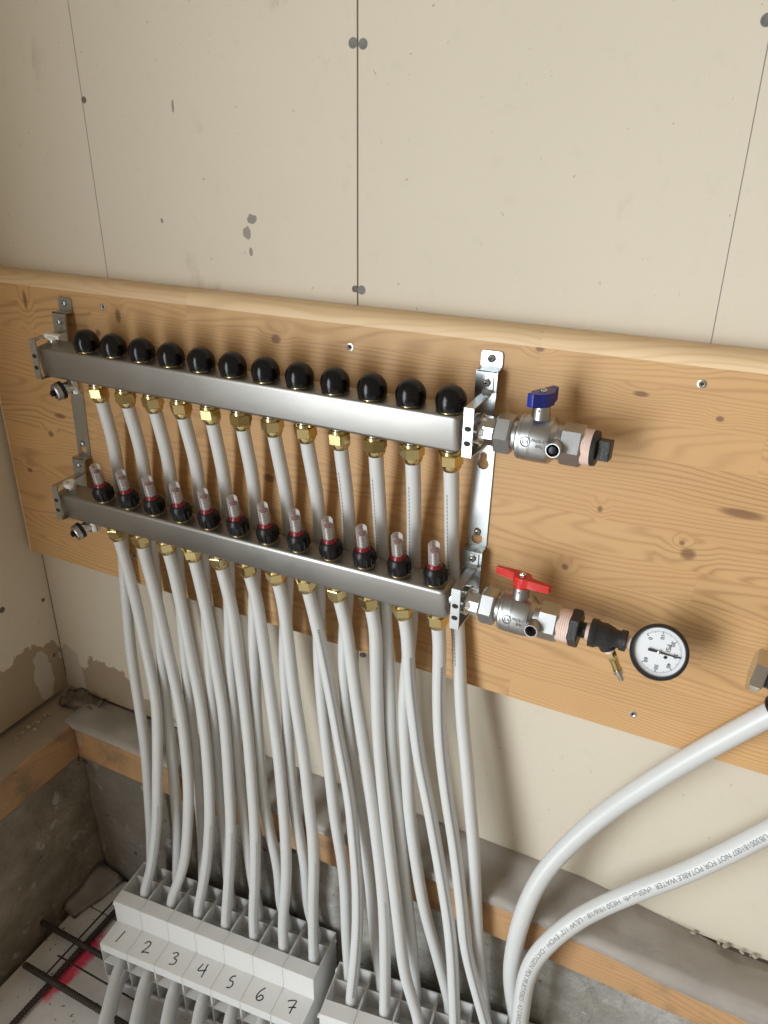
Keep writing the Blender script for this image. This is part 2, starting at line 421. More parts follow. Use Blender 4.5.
M_oldscr = simple('dull_screw_head', (0.17, 0.16, 0.15), 0.6, metal=0.3, noise=0.3, nscale=300)
M_crumb = simple('plaster_crumbs', (0.40, 0.36, 0.29), 0.9, noise=0.3, nscale=90)
mt, nt, b = new_mat('clear_sight_glass')      # thin clear plastic: mostly see-through with a sharp gloss
b.inputs['Base Color'].default_value = (0.9, 0.88, 0.86, 1); b.inputs['Roughness'].default_value = 0.08
_t = nt.nodes.new('ShaderNodeBsdfTransparent'); _t.inputs[0].default_value = (0.95, 0.94, 0.93, 1)
_m = nt.nodes.new('ShaderNodeMixShader'); _f = nt.nodes.new('ShaderNodeFresnel'); _f.inputs[0].default_value = 1.5
_a = nt.nodes.new('ShaderNodeMath'); _a.operation = 'ADD'; _a.inputs[1].default_value = 0.10; nt.links.new(_f.outputs[0], _a.inputs[0])
nt.links.new(_a.outputs[0], _m.inputs[0]); nt.links.new(_t.outputs[0], _m.inputs[1]); nt.links.new(b.outputs[0], _m.inputs[2])
nt.links.new(_m.outputs[0], nt.nodes['Material Output'].inputs[0])
M_insert = simple('pale_scale_insert', (0.74, 0.66, 0.63), 0.4, noise=0.1)
M_glass = mt

# ------------------------------------------------------------------ walls
XR, ZT, ZWB = 0.75, 0.75, -1.022
def slab(name, lo, hi, mat, parent=None, bev=0.0, label=None):
    bm = bmesh.new(); box(bm, lo, hi, bev, 1); return part(name, finish(name, bm, mat), parent, label=label)
XS = -0.4685
wb = slab('wall_back', (XL-0.03, YW+0.013, ZWB+0.01), (XR, YW+0.10, ZT), M_gap); structure(wb); wb['label'] = 'beige sheathed back wall'
slab('sheathing_sheet', (XL+0.0022, YW, ZWB), (XS-0.0011, YW+0.0128, ZT), M_wall_back, wb)
slab('sheathing_sheet', (XS+0.0011, YW, ZWB-0.006), (XR, YW+0.0128, ZT), M_wall_back, wb)
def line_strip(parent, a, b, wdt, mat, name):
    bm = bmesh.new(); a = Vector(a); b = Vector(b); s = Vector((wdt/2, 0, 0))
    vs = [bm.verts.new(p) for p in (a-s, a+s, b+s, b-s)]
    r = bm.faces.new(vs); e = bmesh.ops.extrude_face_region(bm, geom=[r])
    bmesh.ops.translate(bm, vec=(0, -0.0003, 0), verts=[x for x in e['geom'] if isinstance(x, bmesh.types.BMVert)])
    return part(name, finish(name, bm, mat), parent)
line_strip(wb, (-0.890, YW, 0.17), (-0.8845, YW, -0.2), 0.0008, M_pencil, 'pencil_line')
line_strip(wb, (-0.0498, YW, 0.25), (-0.0482, YW, -0.2), 0.0008, M_pencil, 'pencil_line')
bm = bmesh.new(); lathe(bm, [(0.0005, 0.0056), (-0.0004, 0.0056), (-0.0006, 0.0046), (-0.0002, 0.0035), (-0.0002, 0.0)], axis=(0, 1, 0), n=16)
me_scr = finish('sheathing_screw', bm, M_oldscr, 40)
bm = bmesh.new(); lathe(bm, [(0.0002, 0.0042), (-0.0006, 0.0042), (-0.0004, 0.0)], axis=(0, 1, 0), n=12)
me_hole = finish('dark_nail_hole', bm, M_gap)
for (px, me) in (((353, 43), me_scr), ((363, 44), me_scr), ((355, 289), me_hole), ((361.5, 290), me_scr), ((84, 100), me_hole), ((767, 20), me_scr),
                 ((362, 655), me_hole), ((364, 655), me_hole)):
    q = on_y(px, YW); part('sheathing_screw', me, wb, (q.x, YW, q.z))
bm = bmesh.new(); box(bm, (XL-0.10, -0.24, ZWB), (XL, YW, ZT))
wl = structure(part('wall_left', finish('wall_left', bm, M_wall_left))); wl['label'] = 'beige sheathed left wall'
for (px) in ((43, 600), (54, 655)):
    d = ray(px); q = d*(XL/d.x); part('nail_hole', me_hole, wl, (XL, q.y, q.z), rot=(0, 0, math.radians(90)))

# concrete curbs and floor
def rough_block(name, lo, hi, mat, faces, cut=0.03, amp=0.004, label=None):
    """box with a subdivided, uneven skin"""
    bm = bmesh.new(); box(bm, lo, hi)
    L = [hi[i]-lo[i] for i in range(3)]
    for ax in range(3):
        n = int(L[ax]/cut)
        if n < 2: continue
        es = [e for e in bm.edges if abs((e.verts[0].co-e.verts[1].co).normalized()[ax]) > 0.99]
        bmesh.ops.subdivide_edges(bm, edges=es, cuts=min(n, 60), use_grid_fill=True)
    from mathutils import noise
    for v in bm.verts:
        for ax, sgn, bound in faces:
            if abs(v.co[ax]-bound) < 1e-5:
                v.co[ax] += sgn*amp*noise.noise(v.co*17.0+Vector((3, 5, 7)))
    return part(name, finish(name, bm, mat, True), label=label)
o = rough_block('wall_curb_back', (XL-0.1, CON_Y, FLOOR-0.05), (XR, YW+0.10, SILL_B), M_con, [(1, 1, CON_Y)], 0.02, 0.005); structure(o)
o['label'] = 'rough grey concrete curb under the back wall'
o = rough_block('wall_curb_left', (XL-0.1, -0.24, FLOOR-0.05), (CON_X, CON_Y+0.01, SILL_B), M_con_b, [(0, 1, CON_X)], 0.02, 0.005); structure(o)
o['label'] = 'rough grey concrete curb under the left wall'
o = slab('floor', (CON_X-0.02, -2.6, FLOOR-0.06), (1.6, CON_Y+0.02, FLOOR-0.028), M_gap); structure(o); o['label'] = 'dark ground under the foam boards'
o2 = slab('foam_board', (-1.052, -0.6, FLOOR-0.028), (0.9, 0.742, FLOOR), M_floor, o, 0.002)
o2 = slab('foam_board', (-1.045, 0.745, FLOOR-0.028), (0.9, CON_Y-0.008, FLOOR-0.002), M_floor, o, 0.002)

# sill timbers
tb = slab('trim_1', (SILL_X, SILL_Y, SILL_B+0.001), (XR, YW+0.09, SILL_T), M_sill, None, 0.003); structure(tb); tb['label'] = 'orange-brown timber sill under the back wall'
tl = slab('trim_2', (XL-0.09, -0.24, SILL_B+0.001), (SILL_X-0.0006, YW+0.09, SILL_T), M_sill_y, None, 0.003); structure(tl); tl['label'] = 'dusty timber sill under the left wall'

# polythene draped over the sills
from mathutils import noise as mn
def drape(name, xs, rows, label, seed, along=0, mat=None):
    bm = bmesh.new(); grid = []
    for x in xs:
        col = []
        for j, rw in enumerate(rows(x)):
            if along == 0: p = Vector((x, rw[0], rw[1]))
            else: p = Vector((rw[0], x, rw[1]))
            k = rw[2]
            p += Vector((0, -abs(mn.noise(p*30+Vector((seed, 0, 0))))*0.006*k if along == 0 else 0, (0.2+mn.noise(p*26+Vector((0, seed, 0))))*0.017*k))
            col.append(bm.verts.new(p))
        grid.append(col)
    for A, B in zip(grid, grid[1:]):
        for k in range(len(A)-1): bm.faces.new((A[k], A[k+1], B[k+1], B[k]))
    r = bmesh.ops.solidify(bm, geom=bm.faces[:], thickness=0.0006)
    o = part(name, finish(name, bm, mat or M_poly, True)); tag(o, label, 'plastic sheet'); return o
def rows_back(x):
    n1 = mn.noise(Vector((x*6, 1.3, 0))); n2 = mn.noise(Vector((x*19, 4.3, 0)))
    hang = 0.004+0.010*max(0, n1+0.3*n2)+max(0, (x+0.05))*0.09
    if x < -0.80: hang = 0.001
    top = SILL_T+0.004; up = 0.027 if x < -0.08 else max(-0.002, 0.027-(x+0.08)*0.14)
    if x < -0.70: up = max(0.004, 0.027-(-0.70-x)*0.12)
    return [(YW-0.001, top+up, 0.04), (YW-0.016, top+up*0.7, 0.3), (0.855, top+0.006, .6), (0.835, top+0.003, .5), (SILL_Y+0.006, top+0.002, 0.15),
            (SILL_Y-0.003, top-0.001, 0.05), (SILL_Y-0.0045, top-0.006-hang*0.5, 0.05), (SILL_Y-0.004, top-0.010-hang, 0.05)]
drape('polythene_strip', [-1.08+i*0.012 for i in range(int(1.60/0.012))], rows_back, 'crumpled dusty grey polythene strip over the back timber sill', 3.1)
def rows_corner(x):
    return [(YW-0.003-0.002*math.sin(x*70), SILL_T+0.016+0.007*math.sin(x*90), 0.3), (0.872, SILL_T+0.016+0.006*math.sin(x*210), 0.6), (0.860, SILL_T+0.007, 0.6), (0.850, SILL_T+0.010+0.005*math.sin(x*160), 0.5), (0.842+0.006*math.sin(x*75), SILL_T+0.005, 0.3)]
drape('polythene_scrap', [-1.128+i*0.006 for i in range(16)], rows_corner, 'small crinkled brown-grey polythene scrap in the wall corner', 8.7, 0, M_scrap)

# crumbs along the bottom of the walls
def crumb_mesh(k):
    rr = random.Random(k); bm = bmesh.new(); bmesh.ops.create_icosphere(bm, subdivisions=1, radius=1.0)
    for v in bm.verts: v.co *= rr.uniform(0.6, 1.1)
    bmesh.ops.scale(bm, vec=(1.2, 0.8, 0.6), verts=bm.verts[:])
    return finish('plaster_crumb', bm, M_crumb)
cms = [crumb_mesh(k) for k in range(4)]
def crumb(loc, s, label, k):
    o = part('plaster_crumb', cms[k % 4], None, loc); o.scale = (s, s, s); o.rotation_euler = (0, 0, k*1.7)
    tag(o, label, 'debris', 'plaster crumbs on the sills')
for k, px in enumerate([(16, 738), (22, 733), (29, 727), (33, 724), (37, 722), (41, 719), (35, 729), (45, 716), (50, 714)]):
    s = 0.004+0.003*((k*37) % 5)/4; q = on_z(px, SILL_T+0.002); crumb((q.x, min(q.y, YW-0.02), SILL_T+s*0.4), s, 'pale plaster crumb on the left sill near the corner', k)
for k, px in enumerate([(668, 934), (690, 945), (716, 952), (722, 960), (735, 973), (741, 985), (743, 993), (655, 928)]):
    s = 0.0025+0.003*((k*53) % 5)/4; q = on_y(px, YW-0.008); crumb((q.x, YW-0.007, SILL_T+0.012+s*0.4), s, 'grey mortar crumb along the wall foot at the right', k+3)

# ------------------------------------------------------------------ pine panel made of glued staves
PB, PT, PX0, PX1 = -0.686, -0.1865, -1.139, 0.55
panel = thing('pine_panel', (-0.4, YB, PB), 'knotty glued pine panel screwed across the wall behind the manifolds', 'wood panel')
nrow = 12; hh = (PT-PB)/nrow
rs = random.Random(21)
RB = 0.017
for rI in range(nrow):
    z0 = PB+rI*hh; z1 = z0+hh
    cuts = [PX0]; x = PX0+rs.uniform(0.18, 0.5)
    if rI == 0: x = PX0+0.34
    while x < PX1-0.15:
        cuts.append(x); x += rs.uniform(0.32, 0.62)
    if rI == 0: cuts = [PX0, -0.80, -0.2155, 0.2]
    cuts.append(PX1)
    for a, c in zip(cuts, cuts[1:]):
        bm = bmesh.new(); g = 0.00003
        box(bm, (a+g, YB, z0+g), (c-g, YW-0.0005, z1-g))
        def esel(f): return [e for e in bm.edges if all(f(v.co) for v in e.verts)]
        if rI == nrow-1:       # rounded top edge
            es = esel(lambda q: abs(q.y-YB) < 1e-5 and abs(q.z-(z1-g)) < 1e-5)
            bmesh.ops.bevel(bm, geom=es, offset=RB, segments=6, profile=0.5, affect='EDGES')
        elif a == PX0:
            es = esel(lambda q: abs(q.y-YB) < 1e-5 and abs(q.x-(a+g)) < 1e-5)
            bmesh.ops.bevel(bm, geom=es, offset=0.012, segments=5, profile=0.5, affect='EDGES')
        bm.normal_update(); ce = Vector(((a+c)/2, (YB+YW)/2, (z0+z1)/2))
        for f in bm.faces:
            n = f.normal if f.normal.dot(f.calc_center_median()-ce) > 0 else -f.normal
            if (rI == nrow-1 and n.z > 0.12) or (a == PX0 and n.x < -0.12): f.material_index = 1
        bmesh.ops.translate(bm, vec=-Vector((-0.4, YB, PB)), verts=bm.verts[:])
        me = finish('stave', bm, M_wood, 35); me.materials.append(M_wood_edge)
        o = part('stave', me, panel, (-0.4, YB, PB))
bm = bmesh.new(); lathe(bm, [(0.001, 0.0048), (-0.0006, 0.0048), (-0.0008, 0.0035), (0.0002, 0.0022), (0.0002, 0.0)], axis=(0, 1, 0), n=16)
me_ps = finish('panel_screw', bm, M_screw, 40)
bm = bmesh.new(); hexa(bm, -0.0006, 0.001, 0.0036, (0, 0, 0), (0, 1, 0), 0.0003); me_rec = finish('screw_recess', bm, M_hole)
for px in ((103, 307), (350, 347), (702, 384), (633, 714), (134, 556)):
    q = on_y(px, YB); s = part('panel_screw', me_ps, panel, (q.x, YB, q.z)); part('screw_recess', me_rec, s, (q.x, YB-0.0001, q.z))

# ------------------------------------------------------------------ manifold bars
ZB1, ZB2 = -0.2940, -0.5235
BH, BD = 0.0470, 0.0365
bars = {'up': (-0.9400, -0.2835, ZB1, -0.8520, 0.0500, 8.0, 0.25), 'lo': (-0.9530, -0.2880, ZB2, -0.8620, 0.0502, 11.0, -0.30)}   # ends, height, first port, pitch, roll, tilt
def bar_mesh(x0, x1, name):
    bm = bmesh.new(); n = 10
    L = rrect(-BD/2, -BH/2, BD/2, BH/2, 0.0052, 5)
    stations = []
    for k in range(6):
        t = k/5; ang = t*math.pi/2; stations.append((x0+0.009*(1-math.sin(ang)), 1-0.22*(1-math.cos(math.pi/2-ang))*1.0))
    st = [(x0, 0.70), (x0+0.0008, 0.82), (x0+0.003, 0.93), (x0+0.006, 0.98), (x0+0.010, 1.0), (x1-0.010, 1.0), (x1-0.006, 0.98), (x1-0.003, 0.93), (x1-0.0008, 0.82), (x1, 0.70)]
    rings = []
    for x, s in st:
        rings.append([bm.verts.new((x, a*(s if s > 0.9 else s), b*s)) for a, b in L])
    for A, B in zip(rings, rings[1:]):
        for k in range(len(L)): bm.faces.new((A[k], A[(k+1) % len(L)], B[(k+1) % len(L)], B[k]))
    bm.faces.new(rings[0]); bm.faces.new(rings[-1])
    return finish(name, bm, M_steel, True)
# shared small parts (origin on the port axis at the bar's face)
def lm(prof, mat, name, n=24, sm=35, axis=(0, 0, 1)):
    bm = bmesh.new(); lathe(bm, prof, axis=axis, n=n); return finish(name, bm, mat, sm)
me_cap = lm([(0.0012, 0.0160), (0.0020, 0.0174), (0.0090, 0.0182), (0.0140, 0.0178), (0.0190, 0.0160), (0.0240, 0.0124), (0.0275, 0.0072), (0.0286, 0.0)], M_black, 'valve_cap', 28, 50)
me_capring = lm([(-0.001, 0.0152), (0.0013, 0.0152), (0.0016, 0.0140)], M_brass, 'cap_ring', 24)
me_neck = lm([(0.001, 0.0108), (-0.0038, 0.0108), (-0.0042, 0.0092), (-0.0090, 0.0092)], M_chrome, 'neck', 20)
bm = bmesh.new(); hexa(bm, -0.0235, -0.0085, 0.0262, (0, 0, 0), (0, 0, 1), 0.0012); 
lathe(bm, [(-0.0230, 0.0128), (-0.0265, 0.0126), (-0.0300, 0.0112), (-0.0315, 0.0104)], n=24)
lathe(bm, [(-0.0045, 0.0118), (-0.0090, 0.0122)], n=24)
me_nut = finish('compression_nut', bm, M_brass, 30)
bm = bmesh.new(); r0 = lathe(bm, [(0.001, 0.0135), (0.004, 0.0148), (0.013, 0.0150), (0.018, 0.0145), (0.0225, 0.0126), (0.0242, 0.0106)], n=28)
for k in range(14):       # grip ribs
    a = 2*math.pi*k/14; c = Vector((math.cos(a)*0.0149, math.sin(a)*0.0149, 0)); box(bm, c+Vector((-0.0008, -0.0008, 0.004)), c+Vector((0.0008, 0.0008, 0.016)))
me_fm = finish('flow_meter', bm, M_blackm, 35)
me_fmr = lm([(0.0235, 0.0100), (0.0256, 0.0098), (0.0270, 0.0086), (0.0290, 0.0081)], M_redc, 'red_collar', 24)
me_fmb = lm([(-0.0005, 0.0138), (0.0014, 0.0138)], M_brass, 'brass_washer', 24)
bm = bmesh.new()
lathe(bm, [(0.028, 0.0080), (0.0575, 0.0074), (0.0590, 0.0064), (0.0592, 0.0)], n=20, cap=False)
me_fmt = finish('sight_tube', bm, M_glass, 30)
bm = bmesh.new(); lathe(bm, [(0.0474, 0.0050), (0.0490, 0.0050), (0.0495, 0.0)], n=16)
me_fmi = finish('red_float', bm, M_redc, 30)
me_ins = lm([(0.028, 0.0062), (0.0473, 0.0058), (0.0474, 0.0)], M_insert, 'scale_insert', 16)
bm = bmesh.new()
for k in range(7):        # graduation marks round the tube, front and back
    z = 0.0300+k*0.0026
    for (a0, a1) in ((-2.3, -1.75), (-1.35, -0.8), (1.0, 1.6)):
        prev = None
        for j in range(5):
            a = a0+(a1-a0)*j/4; p0 = bm.verts.new((0.0065*math.cos(a), 0.0065*math.sin(a), z)); p1 = bm.verts.new((0.0065*math.cos(a), 0.0065*math.sin(a), z+0.0013))
            if prev: bm.faces.new((prev[0], p0, p1, prev[1]))
            prev = (p0, p1)
me_fms = finish('scale_marks', bm, M_ink)
ordw = ['first', 'second', 'third', 'fourth', 'fifth', 'sixth', 'seventh', 'eighth', 'ninth', 'tenth', 'eleventh', 'twelfth']
PORT = {}; PDIR = {}
for key in ('up', 'lo'):
    x0, x1, zc, px0, pitch, roll, tilt = bars[key]
    lab = 'brushed steel upper manifold bar with twelve glossy black dome caps' if key == 'up' else 'brushed steel lower manifold bar with twelve red and black flow meters'
    T = thing('manifold', ((x0+x1)/2, YBAR, zc-BH/2), lab, 'manifold')
    part('bar', bar_mesh(x0-(x0+x1)/2, x1-(x0+x1)/2, 'bar'), T, ((x0+x1)/2, YBAR, zc))
    for k in range(12):
        x = px0+pitch*k; top = zc+BH/2; bot = zc-BH/2; PORT[key, k] = Vector((x, YBAR, bot-0.030))
        if key == 'up':
            c = part('valve_cap', me_cap, T, (x, YBAR, top)); part('cap_ring', me_capring, c, (x, YBAR, top))
        else:
            c = part('flow_meter', me_fm, T, (x, YBAR, top), rot=(0, 0, k*0.7))
            for nm, me in (('red_collar', me_fmr), ('brass_washer', me_fmb), ('sight_tube', me_fmt), ('red_float', me_fmi), ('scale_insert', me_ins)):
                part(nm, me, c, (x, YBAR, top))
            q = part('scale_marks', me_fms, c, (x, YBAR, top), rot=(0, 0, -k*0.7))
        nk = part('neck', me_neck, T, (x, YBAR, bot))
        part('compression_nut', me_nut, T, (x, YBAR, bot), rot=(0, 0, 0.3+(k*5 % 7)*0.15))
    # air vent with white cap near the left end
    xv = x0+0.022
    bm = bmesh.new(); hexa(bm, -0.001, 0.005, 0.016, (0, 0, 0), (0, 0, 1), 0.0006); lathe(bm, [(0.005, 0.0060), (0.010, 0.0060)], n=16)
    v = part('air_vent', finish('air_vent', bm, M_chrome, 30), T, (xv, YBAR, zc+BH/2))
    bm = bmesh.new()
    if key == 'up':
        box(bm, (-0.012, -0.0045, 0.0085), (0.012, 0.0045, 0.0150), 0.0015); lathe(bm, [(0.0075, 0.0075), (0.012, 0.0080)], n=16)
        part('white_cap', finish('white_cap', bm, M_whitecap, 35), v, (xv, YBAR, zc+BH/2), rot=(0, 0.12, 0.25))
    else:
        lathe(bm, [(0.0075, 0.0090), (0.0100, 0.0098), (0.0150, 0.0098), (0.0155, 0.0088), (0.0155, 0.0055), (0.013, 0.005), (0.013, 0.0)], n=14)
        part('white_cap', finish('white_cap', bm, M_whitecap, 35), v, (xv, YBAR, zc+BH/2))
    # drain cock under the left end: nickel neck out of the bar bottom, knurled black and steel cap facing the room
    xd = x0+0.042
    bm = bmesh.new(); zb = zc-BH/2
    lathe(bm, [(0.002, 0.0100), (-0.008, 0.0100), (-0.016, 0.0105), (-0.0245, 0.0098), (-0.026, 0.0)], (0, 0, 0), (0, 0, 1), 20)
    lathe(bm, [(0.0, 0.0090), (0.022, 0.0090)], (0, 0, -0.013), (-0.35, -0.93, -0.1), 20)
    d = part('drain_cock', finish('drain_cock', bm, M_chrome, 35), T, (xd, YBAR, zb))
    ax = Vector((-0.35, -0.93, -0.1)).normalized(); oc = Vector((xd, YBAR, zb-0.013))+ax*0.018
    bm = bmesh.new(); lathe(bm, [(0.0, 0.0120), (0.001, 0.0135), (0.006, 0.0135), (0.0065, 0.0125)], (0, 0, 0), ax, 26); 
    part('black_ring', finish('black_ring', bm, M_blackm, 35), d, oc)
    bm = bmesh.new(); lathe(bm, [(0.0062, 0.0128), (0.0130, 0.0128), (0.0145, 0.0115), (0.0145, 0.0085), (0.0110, 0.0080), (0.0110, 0.0)], (0, 0, 0), ax, 26)
    part('knurled_cap', finish('knurled_cap', bm, M_nickel, 35), d, oc)
    bm = bmesh.new(); lathe(bm, [(0.0110, 0.0040), (0.0200, 0.0036), (0.0205, 0.0)], (0, 0, 0), ax, 12); box(bm, ax*0.0135+Vector((-0.0085, -0.001, -0.0022)), ax*0.0135+Vector((0.0085, 0.001, 0.0022)))
    part('square_spindle', finish('square_spindle', bm, M_black, 35), d, oc)

    # the bar sits slightly rolled in its clamps, its top towards the room
    C0 = Vector(((x0+x1)/2, YBAR, zc)); RM = Matrix.Rotation(math.radians(tilt), 4, 'Y') @ Matrix.Rotation(math.radians(roll), 4, 'X')
    T.location = C0 + RM @ Vector((0, 0, -BH/2)); T.rotation_euler = RM.to_euler()
    for k in range(12): PORT[key, k] = C0 + RM @ (PORT[key, k]-C0)
    PDIR[key] = RM.to_3x3() @ Vector((0, 0, -1))

# ------------------------------------------------------------------ mounting brackets
def bracket(xt, xb, label, side):
    """long zinc strip with two stand-off pads, each carrying a clamp round a manifold end"""
    T = thing('mounting_bracket', ((xt+xb)/2, YB, -0.53), label, 'bracket', None)
    O = Vector(((xt+xb)/2, 0, 0))
    wd = 0.0130; th = 0.0022
    zt0 = -0.2135
    def xc(z): return xt+(xb-xt)*((z-zt0)/(-0.505-zt0))
    YP = 0.8345
    def facade(z0, z1, y, holes, name, round_top=False, round_bot=False, parent=T):
        L = rrect(-wd, z0, wd, z1, 0.004 if (round_top or round_bot) else 0.0004, 4)
        hl = []
        for h in holes:
            if len(h) == 2: hl.append(circle2((0, h[0]), h[1]))
            else:      # keyhole
                zc, r, r2 = h; pts = []
                for k in range(21):
                    a = math.radians(-235+290*k/20); pts.append((r*math.cos(a), zc+r*math.sin(a)))
                for k in range(9):
                    a = math.radians(-20+220*k/8); pts.append((r2*math.cos(a), zc+r+r2*0.9+r2*math.sin(a)))
                hl.append(pts)
        me = plate([L]+hl, th, M_zinc, 0.0, name)
        sh = xc((z0+z1)/2)
        # XY plate -> XZ plane facing -Y, leaning with the strip
        sl = (xb-xt)/(-0.505-zt0)
        M = Matrix(((1, sl, 0, xc(0)), (0, 0, -1, y), (0, 1, 0, 0), (0, 0, 0, 1)))
        me.transform(M); return part(name, me, parent)
    def ledge(z, y0, y1, name='ledge'):
        bm = bmesh.new(); box(bm, (xc(z)-wd, y0, z-th/2), (xc(z)+wd, y1, z+th/2), 0.0004, 1); return part(name, finish(name, bm, M_zinc, 30), T)
    ys = YB-th/2-0.0003
    facade(-0.2335, zt0, ys, [(-0.222, 0.0035)], 'mounting_tab', True)
    ledge(-0.2340, YP-th/2, YB-0.0004)
    facade(-0.3220, -0.2330, YP, [], 'standoff_pad')
    ledge(-0.3225, YP-th/2, YB-0.0004)
    facade(-0.4660, -0.3215, ys, [(-0.3525, 0.0072, 0.0044), (-0.4550, 0.0072, 0.0044)], 'strip', True)
    ledge(-0.4665, YP-th/2, YB-0.0004)
    facade(-0.5480, -0.4655, YP, [], 'standoff_pad', False, True)
    # screws
    def pan_screw(x, y, z, parent, nm='screw'):
        bm = bmesh.new(); lathe(bm, [(0.0015, 0.0046), (-0.0012, 0.0046), (-0.0026, 0.0034), (-0.0031, 0.0018), (-0.0024, 0.0)], axis=(0, 1, 0), n=16)
        o = part(nm, finish(nm, bm, M_screw, 35), parent, (x, y, z))
        bm = bmesh.new(); box(bm, (-0.0022, -0.0034, -0.0005), (0.0022, -0.0018, 0.0005)); box(bm, (-0.0005, -0.0034, -0.0022), (0.0005, -0.0018, 0.0022))
        part('cross_slot', finish('cross_slot', bm, M_hole), o, (x, y, z))
    pan_screw(xc(-0.222), YB-th-0.0006, -0.222, T)
    pan_screw(xc(-0.446), YB-th-0.0006, -0.4455, T)
    for zc in (ZB1, ZB2):
        z_s = zc+0.0475
        xx = xc(zc)
        # strap: tab on the pad, arm coming forward, bent front plate with two holes, lower arm back
        cw = 0.0058; YF = YBAR-BD/2-0.0085; dx = 0.0035 if side > 0 else 0.010
        xf = xx+dx
        t2 = 0.0020
        C = None
        bm = bmesh.new()
        z_t = zc+0.033; z_b = zc-0.0225
        pth = [(YP-th/2-t2/2, z_s+0.006), (YP-th/2-t2/2, z_s-0.008), (YP-th/2-t2/2-0.004, z_t+0.002), (YF, z_t), (YF, z_b), (YP-th/2-t2/2-0.001, z_b-0.003)]
        # offset ribbon
        def ribbon(pth, xa, w0, t):
            rings = []
            for i, (y, z) in enumerate(pth):
                a = Vector(pth[max(i-1, 0)]); c = Vector(pth[min(i+1, len(pth)-1)]); p = Vector((y, z))
                d1 = (p-a).normalized() if i > 0 else (c-p).normalized(); d2 = (c-p).normalized() if i < len(pth)-1 else d1
                n = Vector((-(d1+d2).y, (d1+d2).x)); n.normalize(); k = t/2/max(0.5, n.dot(Vector((-d1.y, d1.x))))
                ws = w0
                rings.append([bm.verts.new((xa-ws, y+n.x*k, z+n.y*k)), bm.verts.new((xa+ws, y+n.x*k, z+n.y*k)), bm.verts.new((xa+ws, y-n.x*k, z-n.y*k)), bm.verts.new((xa-ws, y-n.x*k, z-n.y*k))])
            for A, B in zip(rings, rings[1:]):
                for k in range(4): bm.faces.new((A[k], A[(k+1) % 4], B[(k+1) % 4], B[k]))
            bm.faces.new(rings[0]); bm.faces.new(rings[-1])
        ribbon(pth, xf, cw, t2)
        C = part('clamp', finish('clamp', bm, M_zinc, 25), T)
        pan_screw(xf-dx*0.5, YP-th/2-t2-0.0010, z_s, C)
        for hz in (zc+0.010, zc-0.007):
            bm = bmesh.new(); lathe(bm, [(0, 0.0042), (0.0006, 0.0042)], axis=(0, 1, 0), n=16); bmesh.ops.scale(bm, vec=(1, 1, 0.75), verts=bm.verts[:])
            part('slot_hole', finish('slot_hole', bm, M_hole), C, (xf, YF-t2/2-0.0003, hz))
bracket(-0.2745, -0.2770, 'zinc-plated steel bracket strip with keyholes beside the ball valves', 1)
bracket(-0.9400, -0.9520, 'dull zinc-plated steel bracket strip at the left manifold ends', -1)

